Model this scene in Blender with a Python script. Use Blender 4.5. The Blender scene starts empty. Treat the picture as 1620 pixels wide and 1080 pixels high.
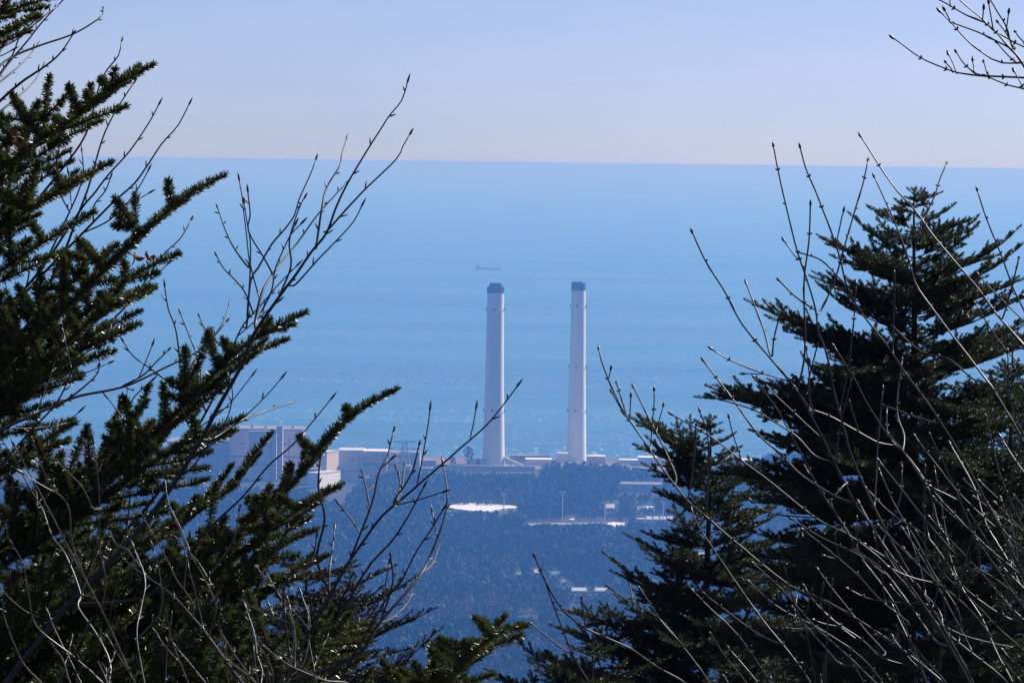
import bpy, math, random
import numpy as np
from mathutils import Matrix, Vector
random.seed(7)
rng = np.random.default_rng(11)
SC = bpy.context.scene
COL = SC.collection
rad = math.radians

# ------------------------------------------------------------------ camera
H = 350.0                     # eye height above the sea
FPX = 7706.0                  # focal length in pixels of the 1620 px wide photograph
PITCH = math.atan(283.0 / FPX)
ROLL = 0.01296
X3 = np.array([1.0, 0, 0])
FW = np.array([0, math.cos(PITCH), -math.sin(PITCH)])
U0 = np.array([0, math.sin(PITCH), math.cos(PITCH)])
RT = math.cos(ROLL) * X3 + math.sin(ROLL) * U0
UP = math.cos(ROLL) * U0 - math.sin(ROLL) * X3
EYE = np.array([0.0, 0.0, H])
cd = bpy.data.cameras.new('camera')
cam = bpy.data.objects.new('camera', cd)
COL.objects.link(cam)
cam.matrix_world = Matrix(((RT[0], UP[0], -FW[0], EYE[0]), (RT[1], UP[1], -FW[1], EYE[1]),
                           (RT[2], UP[2], -FW[2], EYE[2]), (0, 0, 0, 1)))
cd.sensor_width = 36.0
cd.lens = 36.0 * FPX / 1620.0
cd.clip_start = 0.5
cd.clip_end = 600000.0
SC.camera = cam


def P(px, py, d):
    """The point at depth d seen at photograph pixel (px, py)."""
    return EYE + d * ((px - 810.0) / FPX * RT + (540.0 - py) / FPX * UP + FW)


def at_z(px, py, z):
    v = (px - 810.0) / FPX * RT + (540.0 - py) / FPX * UP + FW
    return EYE + v * ((z - H) / v[2])


def proj(p):
    q = p - EYE
    d = q @ FW
    return 810 + FPX * (q @ RT) / d, 540 - FPX * (q @ UP) / d, d


# ------------------------------------------------------------------ light
SUN_AZ, SUN_EL = rad(51), rad(38)      # to the right of the view and beyond the trees
sd = np.array([math.sin(SUN_AZ) * math.cos(SUN_EL), math.cos(SUN_AZ) * math.cos(SUN_EL), math.sin(SUN_EL)])
w = bpy.data.worlds.new('World')
SC.world = w
w.use_nodes = True
nt = w.node_tree
nt.nodes.clear()
sky = nt.nodes.new('ShaderNodeTexSky')
sky.sky_type = 'NISHITA'
sky.sun_disc = False
sky.sun_elevation = SUN_EL
sky.sun_rotation = SUN_AZ
sky.altitude = 350
sky.air_density = 0.4
sky.dust_density = 0.6
sky.ozone_density = 3.0
tint = nt.nodes.new('ShaderNodeMix')
tint.data_type = 'RGBA'
tint.blend_type = 'MULTIPLY'
tint.inputs[0].default_value = 1.0
tint.inputs[7].default_value = (0.90, 0.875, 1.0, 1)
bg = nt.nodes.new('ShaderNodeBackground')
bg.inputs[1].default_value = 0.09
wo = nt.nodes.new('ShaderNodeOutputWorld')
nt.links.new(sky.outputs[0], tint.inputs[6])
# a very thin, uneven veil of high cloud
wtc = nt.nodes.new('ShaderNodeTexCoord')
wmp = nt.nodes.new('ShaderNodeMapping')
wmp.inputs['Scale'].default_value = (14, 14, 60)
wns = nt.nodes.new('ShaderNodeTexNoise')
wns.inputs['Scale'].default_value = 1.0
wns.inputs['Detail'].default_value = 4
wrp = nt.nodes.new('ShaderNodeValToRGB')
wrp.color_ramp.elements[0].position = 0.3
wrp.color_ramp.elements[1].position = 0.7
wrp.color_ramp.elements[0].color = (0.955, 0.975, 0.985, 1)
wrp.color_ramp.elements[1].color = (1.05, 1.02, 1.01, 1)
veil = nt.nodes.new('ShaderNodeMix')
veil.data_type = 'RGBA'
veil.blend_type = 'MULTIPLY'
veil.inputs[0].default_value = 1.0
nt.links.new(wtc.outputs['Generated'], wmp.inputs['Vector'])
nt.links.new(wmp.outputs['Vector'], wns.inputs['Vector'])
nt.links.new(wns.outputs['Fac'], wrp.inputs['Fac'])
nt.links.new(tint.outputs[2], veil.inputs[6])
nt.links.new(wrp.outputs['Color'], veil.inputs[7])
nt.links.new(veil.outputs[2], bg.inputs[0])
nt.links.new(bg.outputs[0], wo.inputs[0])
sl = bpy.data.lights.new('sun', 'SUN')
sl.energy = 5.0
sl.angle = rad(0.53)
sl.color = (1.0, 0.97, 0.94)
so = bpy.data.objects.new('sun', sl)
COL.objects.link(so)
so.rotation_euler = Vector(-sd).to_track_quat('-Z', 'Y').to_euler()
SC.view_settings.view_transform = 'Standard'
SC.view_settings.look = 'None'
SC.view_settings.exposure = 0.37
SC.view_settings.gamma = 1.0
SC.cycles.max_bounces = 6
SC.cycles.diffuse_bounces = 2
SC.cycles.glossy_bounces = 2
SC.cycles.volume_bounces = 0
SC.cycles.use_denoising = True


# ------------------------------------------------------------------ materials
def mat(name, c1, c2=None, scale=5.0, rough=0.7, spec=0.3, bump=0.0, bscale=None, detail=4.0, trans=0.0, lo=0.35, hi=0.65, stretch=None, cell=0.0):
    m = bpy.data.materials.new(name)
    m.use_nodes = True
    n = m.node_tree
    b = n.nodes['Principled BSDF']
    b.inputs['Roughness'].default_value = rough
    b.inputs['Specular IOR Level'].default_value = spec
    b.inputs['Base Color'].default_value = (*c1, 1)
    tc = n.nodes.new('ShaderNodeTexCoord')
    co = tc.outputs['Object']
    if stretch:
        mp = n.nodes.new('ShaderNodeMapping')
        mp.inputs['Scale'].default_value = stretch
        n.links.new(co, mp.inputs['Vector'])
        co = mp.outputs['Vector']
    if c2:
        t = n.nodes.new('ShaderNodeTexNoise')
        t.inputs['Scale'].default_value = scale
        t.inputs['Detail'].default_value = detail
        n.links.new(co, t.inputs['Vector'])
        r = n.nodes.new('ShaderNodeValToRGB')
        r.color_ramp.elements[0].position = lo
        r.color_ramp.elements[1].position = hi
        r.color_ramp.elements[0].color = (*c1, 1)
        r.color_ramp.elements[1].color = (*c2, 1)
        n.links.new(t.outputs['Fac'], r.inputs['Fac'])
        n.links.new(r.outputs['Color'], b.inputs['Base Color'])
        if cell:                                   # each tree its own tone
            vo = n.nodes.new('ShaderNodeTexVoronoi')
            vo.voronoi_dimensions = '2D'
            vo.inputs['Scale'].default_value = cell
            n.links.new(co, vo.inputs['Vector'])
            mr = n.nodes.new('ShaderNodeMapRange')
            mr.inputs['To Min'].default_value = 0.6
            mr.inputs['To Max'].default_value = 1.45
            n.links.new(vo.outputs['Color'], mr.inputs['Value'])
            mm = n.nodes.new('ShaderNodeMix')
            mm.data_type = 'RGBA'
            mm.blend_type = 'MULTIPLY'
            mm.inputs[0].default_value = 1.0
            n.links.new(r.outputs['Color'], mm.inputs[6])
            n.links.new(mr.outputs[0], mm.inputs[7])
            n.links.new(mm.outputs[2], b.inputs['Base Color'])
    if bump:
        t2 = n.nodes.new('ShaderNodeTexNoise')
        t2.inputs['Scale'].default_value = bscale or scale * 4
        t2.inputs['Detail'].default_value = 3
        n.links.new(co, t2.inputs['Vector'])
        bp = n.nodes.new('ShaderNodeBump')
        bp.inputs['Strength'].default_value = bump
        n.links.new(t2.outputs['Fac'], bp.inputs['Height'])
        n.links.new(bp.outputs['Normal'], b.inputs['Normal'])
    if trans:
        tr = n.nodes.new('ShaderNodeBsdfTranslucent')
        tr.inputs['Color'].default_value = (c1[0] * 1.6, c1[1] * 1.6, c1[2] * 1.2, 1)
        mx = n.nodes.new('ShaderNodeMixShader')
        mx.inputs[0].default_value = trans
        out = n.nodes['Material Output']
        n.links.new(b.outputs[0], mx.inputs[1])
        n.links.new(tr.outputs[0], mx.inputs[2])
        n.links.new(mx.outputs[0], out.inputs[0])
    return m


M = {}
M['needle'] = mat('fir_needles', (0.036, 0.056, 0.015), (0.165, 0.145, 0.038), 9.0, rough=0.36, spec=0.45, trans=0.24)
M['needle_far'] = mat('dark_fir_needles', (0.028, 0.046, 0.019), (0.115, 0.100, 0.034), 3.5, rough=0.42, spec=0.4, trans=0.24)
M['hemlock'] = mat('hemlock_needles', (0.018, 0.028, 0.014), (0.060, 0.050, 0.028), 5.0, rough=0.45, spec=0.35, trans=0.08)
M['bark'] = mat('fir_bark', (0.035, 0.026, 0.020), (0.085, 0.065, 0.050), 30.0, rough=0.8, bump=0.5)
M['twig'] = mat('brown_twig_bark', (0.013, 0.010, 0.009), (0.034, 0.026, 0.022), 40.0, rough=0.45, spec=0.5, bump=0.2)
M['bud'] = mat('bud_scales', (0.022, 0.015, 0.013), (0.045, 0.028, 0.022), 90.0, rough=0.4, spec=0.5)
M['grey_twig'] = mat('grey_shrub_bark', (0.020, 0.016, 0.013), (0.070, 0.054, 0.042), 25.0, rough=0.42, spec=0.45, bump=0.2)
M['pale_twig'] = mat('pale_dead_twig', (0.030, 0.023, 0.018), (0.16, 0.13, 0.105), 35.0, rough=0.4, spec=0.7, bump=0.2)
M['dead_leaf'] = mat('dry_leaf', (0.16, 0.065, 0.025), (0.27, 0.13, 0.06), 30.0, rough=0.6)
M['concrete'] = mat('white_painted_concrete', (0.76, 0.785, 0.745), (0.85, 0.87, 0.83), 0.35, rough=0.8, stretch=(1, 1, 0.035), detail=6, lo=0.3, hi=0.6)
M['band'] = mat('dark_blue_band', (0.025, 0.035, 0.06), (0.045, 0.06, 0.09), 0.2, rough=0.6)
M['steel'] = mat('grey_steel', (0.18, 0.19, 0.20), (0.26, 0.27, 0.28), 0.5, rough=0.5)
M['red'] = mat('red_paint', (0.45, 0.05, 0.04), rough=0.5)
M['wall_grey'] = mat('grey_pink_cladding', (0.58, 0.50, 0.49), (0.66, 0.58, 0.55), 0.05, rough=0.8)
M['wall_pink'] = mat('pinkish_cladding', (0.70, 0.56, 0.52), (0.78, 0.64, 0.60), 0.05, rough=0.8)
M['wall_cream'] = mat('cream_cladding', (0.68, 0.54, 0.38), (0.76, 0.62, 0.45), 0.06, rough=0.8)
M['wall_white'] = mat('white_cladding', (0.82, 0.79, 0.73), (0.88, 0.85, 0.79), 0.08, rough=0.75)
M['roof'] = mat('pale_roof', (0.55, 0.54, 0.55), (0.72, 0.71, 0.70), 0.1, rough=0.7)
M['trim'] = mat('dark_trim', (0.10, 0.10, 0.12), (0.15, 0.15, 0.17), 0.3, rough=0.6)
M['snow'] = mat('snow', (0.70, 0.72, 0.75), (0.84, 0.86, 0.88), 0.06, rough=0.7)
M['earth'] = mat('bare_earth', (0.10, 0.08, 0.075), (0.24, 0.19, 0.16), 0.02, rough=0.9)
M['road'] = mat('pale_road', (0.26, 0.23, 0.22), (0.34, 0.30, 0.28), 0.1, rough=0.9)
M['tile_teal'] = mat('teal_roof', (0.14, 0.26, 0.30), (0.2, 0.33, 0.36), 0.8, rough=0.6)
M['tile_grey'] = mat('grey_roof', (0.22, 0.22, 0.24), (0.32, 0.32, 0.33), 0.8, rough=0.6)
M['ochre'] = mat('ochre_wall', (0.45, 0.36, 0.20), (0.52, 0.42, 0.25), 0.6, rough=0.8)
M['glass'] = mat('window_glass', (0.03, 0.04, 0.05), rough=0.15, spec=0.6)
M['hull'] = mat('ship_hull_paint', (0.05, 0.06, 0.08), (0.08, 0.09, 0.11), 0.2, rough=0.5)
M['super'] = mat('ship_superstructure', (0.22, 0.23, 0.26), (0.28, 0.29, 0.31), 0.3, rough=0.5)


def mat_sea():
    m = bpy.data.materials.new('sea_water')
    m.use_nodes = True
    n = m.node_tree
    L = n.links.new
    b = n.nodes['Principled BSDF']
    b.inputs['Roughness'].default_value = 0.32
    b.inputs['IOR'].default_value = 1.33
    b.inputs['Specular IOR Level'].default_value = 0.5
    geo = n.nodes.new('ShaderNodeNewGeometry')

    def noise(scale, detail, sc=(1, 1, 1), rough=0.5):
        mp = n.nodes.new('ShaderNodeMapping')
        mp.inputs['Scale'].default_value = sc
        L(geo.outputs['Position'], mp.inputs['Vector'])
        t = n.nodes.new('ShaderNodeTexNoise')
        t.inputs['Scale'].default_value = scale
        t.inputs['Detail'].default_value = detail
        t.inputs['Roughness'].default_value = rough
        L(mp.outputs['Vector'], t.inputs['Vector'])
        return t.outputs['Fac']

    def ramp(src, p0, p1, c0, c1):
        r = n.nodes.new('ShaderNodeValToRGB')
        r.color_ramp.elements[0].position = p0
        r.color_ramp.elements[1].position = p1
        r.color_ramp.elements[0].color = (*c0, 1)
        r.color_ramp.elements[1].color = (*c1, 1)
        L(src, r.inputs['Fac'])
        return r.outputs['Color']
    big = ramp(noise(0.0007, 5, (0.45, 1.0, 1), 0.6), 0.35, 0.68, (0.024, 0.135, 0.25), (0.055, 0.225, 0.36))
    fine = ramp(noise(0.012, 4, (0.5, 1, 1), 0.65), 0.3, 0.7, (0.72, 0.72, 0.74), (1.22, 1.22, 1.2))
    mul = n.nodes.new('ShaderNodeMix')
    mul.data_type = 'RGBA'
    mul.blend_type = 'MULTIPLY'
    mul.inputs[0].default_value = 1.0
    L(big, mul.inputs[6])
    L(fine, mul.inputs[7])
    caps = ramp(noise(0.14, 2, (0.8, 0.5, 1), 0.4), 0.63, 0.68, (0, 0, 0), (1, 1, 1))
    zone = ramp(noise(0.0016, 3, (0.5, 1, 1)), 0.40, 0.66, (0.04, 0.04, 0.04), (1, 1, 1))
    cm = n.nodes.new('ShaderNodeMath')
    cm.operation = 'MULTIPLY'
    L(caps, cm.inputs[0])
    L(zone, cm.inputs[1])
    mx = n.nodes.new('ShaderNodeMix')
    mx.data_type = 'RGBA'
    L(cm.outputs[0], mx.inputs[0])
    L(mul.outputs[2], mx.inputs[6])
    mx.inputs[7].default_value = (0.8, 0.85, 0.88, 1)
    L(mx.outputs[2], b.inputs['Base Color'])
    slick = n.nodes.new('ShaderNodeMapRange')
    slick.inputs['From Min'].default_value = 0.3
    slick.inputs['From Max'].default_value = 0.7
    slick.inputs['To Min'].default_value = 0.0
    slick.inputs['To Max'].default_value = 0.95
    L(noise(0.0011, 6, (0.3, 1.6, 1), 0.62), slick.inputs['Value'])
    chop = n.nodes.new('ShaderNodeMapRange')
    chop.inputs['From Min'].default_value = 0.3
    chop.inputs['From Max'].default_value = 0.7
    chop.inputs['To Min'].default_value = 0.35
    chop.inputs['To Max'].default_value = 1.65
    L(noise(0.016, 4, (0.55, 0.8, 1), 0.65), chop.inputs['Value'])
    lane = n.nodes.new('ShaderNodeMapRange')
    lane.inputs['From Min'].default_value = 0.3
    lane.inputs['From Max'].default_value = 0.7
    lane.inputs['To Min'].default_value = 0.45
    lane.inputs['To Max'].default_value = 1.5
    L(noise(0.00016, 5, (0.45, 1.0, 1), 0.6), lane.inputs['Value'])
    lm = n.nodes.new('ShaderNodeMath')
    lm.operation = 'MULTIPLY'
    L(slick.outputs[0], lm.inputs[0])
    L(lane.outputs[0], lm.inputs[1])
    sm = n.nodes.new('ShaderNodeMath')
    sm.operation = 'MULTIPLY'
    L(lm.outputs[0], sm.inputs[0])
    L(chop.outputs[0], sm.inputs[1])
    L(sm.outputs[0], b.inputs['Specular IOR Level'])
    bp = n.nodes.new('ShaderNodeBump')
    bp.inputs['Strength'].default_value = 0.6
    bp.inputs['Distance'].default_value = 1.2
    L(noise(0.05, 4, (0.6, 1, 1), 0.6), bp.inputs['Height'])
    L(bp.outputs['Normal'], b.inputs['Normal'])
    return m


M['sea'] = mat_sea()
M['ground'] = mat('woodland_floor', (0.018, 0.024, 0.014), (0.048, 0.045, 0.034), 0.01, rough=0.95, detail=8)
M['wood_green'] = mat('evergreen_foliage', (0.004, 0.016, 0.011), (0.028, 0.060, 0.032), 0.007, rough=0.8, spec=0.15, detail=6, cell=0.09, lo=0.40, hi=0.60)
M['wood_bare'] = mat('bare_wood_crowns', (0.036, 0.038, 0.032), (0.105, 0.085, 0.068), 0.008, rough=0.9, spec=0.1, detail=6, cell=0.09, lo=0.40, hi=0.60)


# ------------------------------------------------------------------ mesh building
class MB:
    def __init__(self):
        self.v, self.q, self.m, self.n = [], [], [], 0

    def add(self, v, q, m=0):
        v = np.asarray(v, float).reshape(-1, 3)
        q = np.asarray(q, int).reshape(-1, 4)
        self.v.append(v)
        self.q.append(q + self.n)
        self.m.append(np.full(len(q), m, int))
        self.n += len(v)

    def tube(self, pts, r, sides=6, m=0):
        pts = np.asarray(pts, float)
        r = np.broadcast_to(np.asarray(r, float), (len(pts),))
        t = np.gradient(pts, axis=0)
        t /= np.linalg.norm(t, axis=1)[:, None] + 1e-12
        a = np.array([0, 0, 1.0]) if abs(t[0][2]) < 0.9 else np.array([1.0, 0, 0])
        u = np.cross(t[0], a)
        u /= np.linalg.norm(u)
        ang = np.arange(sides) * 2 * math.pi / sides
        rings = []
        for i in range(len(pts)):
            u = u - t[i] * (u @ t[i])
            u /= np.linalg.norm(u) + 1e-12
            w_ = np.cross(t[i], u)
            rings.append(pts[i] + r[i] * (np.cos(ang)[:, None] * u + np.sin(ang)[:, None] * w_))
        v = np.concatenate(rings)
        q = []
        for i in range(len(pts) - 1):
            for k in range(sides):
                k2 = (k + 1) % sides
                q.append((i * sides + k, i * sides + k2, (i + 1) * sides + k2, (i + 1) * sides + k))
        if sides % 2 == 0:
            for base in (0, (len(pts) - 1) * sides):
                for k in range(1, sides - 2, 2):
                    q.append((base, base + k, base + k + 1, base + k + 2))
        self.add(v, q, m)

    def box(self, x0, x1, y0, y1, z0, z1, m=0):
        v = [(x, y, z) for z in (z0, z1) for y in (y0, y1) for x in (x0, x1)]
        self.add(v, [(0, 2, 3, 1), (4, 5, 7, 6), (0, 1, 5, 4), (2, 6, 7, 3), (0, 4, 6, 2), (1, 3, 7, 5)], m)

    def lathe(self, prof, sides=32, m=0, c=(0, 0)):
        ang = np.arange(sides) * 2 * math.pi / sides
        v = np.concatenate([np.stack([c[0] + r * np.cos(ang), c[1] + r * np.sin(ang), np.full(sides, z)], 1) for r, z in prof])
        q = [(i * sides + k, i * sides + (k + 1) % sides, (i + 1) * sides + (k + 1) % sides, (i + 1) * sides + k)
             for i in range(len(prof) - 1) for k in range(sides)]
        self.add(v, q, m)

    def bar(self, a, b, r, m=0, sides=4):
        self.tube([a, b], r, sides, m)

    def mesh(self, name, mats, origin=(0, 0, 0), smooth=False):
        v = np.concatenate(self.v) - np.asarray(origin)
        q = np.concatenate(self.q)
        me = bpy.data.meshes.new(name)
        me.vertices.add(len(v))
        me.vertices.foreach_set('co', v.astype(np.float32).ravel())
        me.loops.add(len(q) * 4)
        me.loops.foreach_set('vertex_index', q.astype(np.int32).ravel())
        me.polygons.add(len(q))
        me.polygons.foreach_set('loop_start', np.arange(0, len(q) * 4, 4, dtype=np.int32))
        me.polygons.foreach_set('material_index', np.concatenate(self.m).astype(np.int32))
        me.polygons.foreach_set('use_smooth', np.full(len(q), bool(smooth)))
        for x in mats:
            me.materials.append(M[x])
        me.update(calc_edges=True)
        return me

    def build(self, name, mats, parent=None, origin=(0, 0, 0), smooth=False):
        o = bpy.data.objects.new(name, self.mesh(name, [mats] if isinstance(mats, str) else mats, origin, smooth))
        COL.objects.link(o)
        if parent is not None:
            o.parent = parent
        return o


def tag(o, label, cat, group=None):
    o['label'] = label
    o['category'] = cat
    if group:
        o['group'] = group
    return o


def thing(name, label, cat, loc, rz=0.0, group=None):
    o = bpy.data.objects.new(name, None)
    COL.objects.link(o)
    o.location = loc
    o.rotation_euler = (0, 0, rz)
    o.empty_display_size = 0.3
    return tag(o, label, cat, group)


# ------------------------------------------------------------------ ground, sea, haze
def wob(x, y, s):
    x, y = np.asarray(x, float) / s, np.asarray(y, float) / s
    return (np.sin(1.3 * x + 0.7 * y + 1.1) + np.sin(0.8 * y - 1.9 * x + 2.7) + np.sin(2.3 * y + 0.5 * x + 0.3) + np.sin(2.9 * x - 2.1 * y)) / 4


def ground_z(x, y):
    x, y = np.asarray(x, float), np.asarray(y, float)
    hill = np.where(y > 0, H - 1.75 - 0.42 * y, H - 1.75 + 0.0 * y)
    yy = y - 90 * np.clip((np.abs(x - 40) - 210) / 200, 0, 1) - 18 * wob(x, x * 0.3, 60)
    plain = np.interp(yy, [0, 2500, 3600, 4600, 5200, 5560, 5640, 5720, 6100], [26, 26, 19, 15, 13, 12, 3, -6, -12])
    bumps = np.interp(y, [0, 400, 3000, 4400, 5000, 6100], [0, 4, 6, 1.2, 0.4, 0.2])
    shore = np.interp(np.abs(x), [0, 300, 700], [0, 0, 60]) * 0
    z = np.maximum(hill, plain + shore + bumps * wob(x, y, 160))
    return z


def gz(x, y):
    return float(ground_z(x, y))


ys = np.concatenate([np.linspace(-2500, -60, 12), np.linspace(-40, 60, 26), np.linspace(70, 1200, 40), np.linspace(1250, 6100, 160)])
xs = np.concatenate([np.linspace(-9000, -1200, 20), np.linspace(-1150, -60, 45), np.linspace(-50, 50, 21), np.linspace(60, 1150, 45), np.linspace(1200, 9000, 20)])
gx, gy = np.meshgrid(xs, ys)
gv = np.stack([gx, gy, ground_z(gx, gy)], -1).reshape(-1, 3)
nx, ny = len(xs), len(ys)
ii, jj = np.meshgrid(np.arange(ny - 1), np.arange(nx - 1), indexing='ij')
a = (ii * nx + jj).ravel()
mb = MB()
mb.add(gv, np.stack([a, a + 1, a + nx + 1, a + nx], 1))
o = mb.build('ground', 'ground', smooth=True)
o['kind'] = 'structure'
mb = MB()
rings = [0, 2000, 5000, 7000, 9000, 12000, 17000, 25000, 40000, 70000, 120000, 240000]
ang = np.linspace(0, 2 * math.pi, 65)[:-1]
v = np.concatenate([np.stack([max(r, 1) * np.cos(ang), max(r, 1) * np.sin(ang), 0 * ang], 1) for r in rings])
q = [(i * 64 + k, i * 64 + (k + 1) % 64, (i + 1) * 64 + (k + 1) % 64, (i + 1) * 64 + k) for i in range(len(rings) - 1) for k in range(64)]
mb.add(v, q)
# the sea under the land is not needed: it lies below the ground sheet
o = mb.build('sea', 'sea')
o['kind'] = 'structure'

hm = bpy.data.materials.new('haze_air')
hm.use_nodes = True
hn = hm.node_tree
hn.nodes.clear()
pv = hn.nodes.new('ShaderNodeVolumePrincipled')
pv.inputs['Color'].default_value = (0.118, 0.365, 1.0, 1)
pv.inputs['Absorption Color'].default_value = (0.71, 0.53, 1, 1)
pv.inputs['Density'].default_value = 1.25e-4
pv.inputs['Anisotropy'].default_value = 0.3
ho = hn.nodes.new('ShaderNodeOutputMaterial')
hn.links.new(pv.outputs[0], ho.inputs['Volume'])
M['haze'] = hm
mb = MB()
mb.box(-250000, 250000, -250000, 250000, -14, H + 1.75)
o = mb.build('haze', 'haze')
o['kind'] = 'stuff'
o['label'] = 'thin blue haze in the air over the sea and coast'

exec_far = True
# ------------------------------------------------------------------ the two tall stacks
def stack(cx, ybase, ytop, wbase, wmid, wtop, D, label, capped, lamps):
    b = P(cx, ybase, D)
    t = P(cx, ytop, D)
    k = D / FPX / 2
    h = t[2] - b[2]
    root = thing('chimney_stack', label, 'chimney', (b[0], b[1], b[2]), group='tall stacks on the shore')
    band = 0.047 * h
    prof = []
    for i in range(25):
        f = i / 24
        r = (wbase * (1 - f) ** 2 + 2 * wmid * f * (1 - f) + wtop * f * f) * k
        prof.append((r, f * (h - band)))
    prof[0] = (prof[0][0] * 1.06, -8)
    s = MB()
    s.lathe(prof, 48)
    s.build('shaft', 'concrete', root, smooth=True)
    rt = prof[-1][0]
    c = MB()
    over = 1.05 if capped else 1.01
    top_r = 0.80 if capped else 0.95
    c.lathe([(rt * 1.005, h - band - 0.1), (rt * over, h - band), (rt * over, h - band * (0.42 if capped else 0.12)), (rt * top_r, h - band * (0.36 if capped else 0.06)), (rt * top_r, h), (rt * (top_r - 0.06), h), (rt * (top_r - 0.06), h - 0.6), (0.1, h - 0.8)], 40)
    if capped:
        for a_ in np.linspace(0, 2 * math.pi, 25)[:-1]:
            c.box(rt * 0.97 * math.cos(a_) - 0.3, rt * 0.97 * math.cos(a_) + 0.3, rt * 0.97 * math.sin(a_) - 0.3, rt * 0.97 * math.sin(a_) + 0.3, h - band * 0.415, h - band * 0.415 + 1.3)
    c.build('top_band', 'band', root, smooth=False)
    if capped:
        f = MB()
        for q_ in (0, 1, 2):
            a_ = q_ * 2.1 + 0.6
            f.lathe([(2.6, h - 3), (2.6, h + 1.2), (2.3, h + 1.2), (2.3, h - 2)], 14, c=(rt * 0.42 * math.cos(a_), rt * 0.42 * math.sin(a_)))
        f.build('flue', 'band', root)
        g = MB()
        g.box(rt * 0.18, rt * 0.55, -rt * 0.86, -rt * 0.6, h - 0.3, h + 1.6)
        g.build('warning_light', 'red', root)
    # landing platforms with rails round the shaft, and obstruction lamp boxes
    for f in lamps:
        z = f * (h - band)
        r = np.interp(z, [p[1] for p in prof], [p[0] for p in prof])
        g = MB()
        g.lathe([(r * 0.99, z - 0.5), (r + 0.5, z - 0.3), (r + 0.5, z), (r * 0.99, z)], 40)
        for a_ in np.linspace(0, 2 * math.pi, 21)[:-1]:
            g.bar((math.cos(a_) * (r + 0.46), math.sin(a_) * (r + 0.46), z), (math.cos(a_) * (r + 0.46), math.sin(a_) * (r + 0.46), z + 1.1), 0.05)
        g.lathe([(r + 0.49, z + 1.05), (r + 0.49, z + 1.15), (r + 0.43, z + 1.15), (r + 0.43, z + 1.05)], 40)
        g.build('platform', 'concrete', root)
        for a_ in (rad(-100), rad(-176), rad(-4)):
            l = MB()
            x, y = math.cos(a_) * (r + 0.7), math.sin(a_) * (r + 0.7)
            l.box(x - 0.9, x + 0.9, y - 0.9, y + 0.9, z + 0.01, z + 2.6)
            l.build('obstruction_lamp', 'steel', root)
    # caged ladder up the front
    l = MB()
    zz = np.linspace(1, h - band, 30)
    rr = np.interp(zz, [p[1] for p in prof], [p[0] for p in prof]) + 0.35
    a0 = rad(-6)
    for s_ in (-0.3, 0.3):
        l.tube(np.stack([rr * math.cos(a0), rr * math.sin(a0) + s_, zz], 1), 0.09, 4)
    l.build('ladder', 'concrete', root)
    return root, b, h, prof[0][0]


st1, b1, h1, r1 = stack(780.5, 739, 449, 36, 28, 26.5, 5383, 'tall white concrete stack with wider dark capped top, the left one', True, (0.32, 0.90))
st2, b2, h2, r2 = stack(911.5, 737, 445.5, 32, 25, 22.5, 5525, 'slimmer white concrete stack with short dark band, the right one', False, (0.31, 0.56, 0.905))


# ------------------------------------------------------------------ power station and other far buildings
def site(x0, x1, ytop, ybot, D):
    """Base centre, width and height of a building that fills this part of the photograph at depth D."""
    pa, pb, pt = P(x0, ybot, D), P(x1, ybot, D), P((x0 + x1) / 2, ytop, D)
    c = (pa + pb) / 2
    return c, pb[0] - pa[0], pt[2] - c[2]


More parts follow.
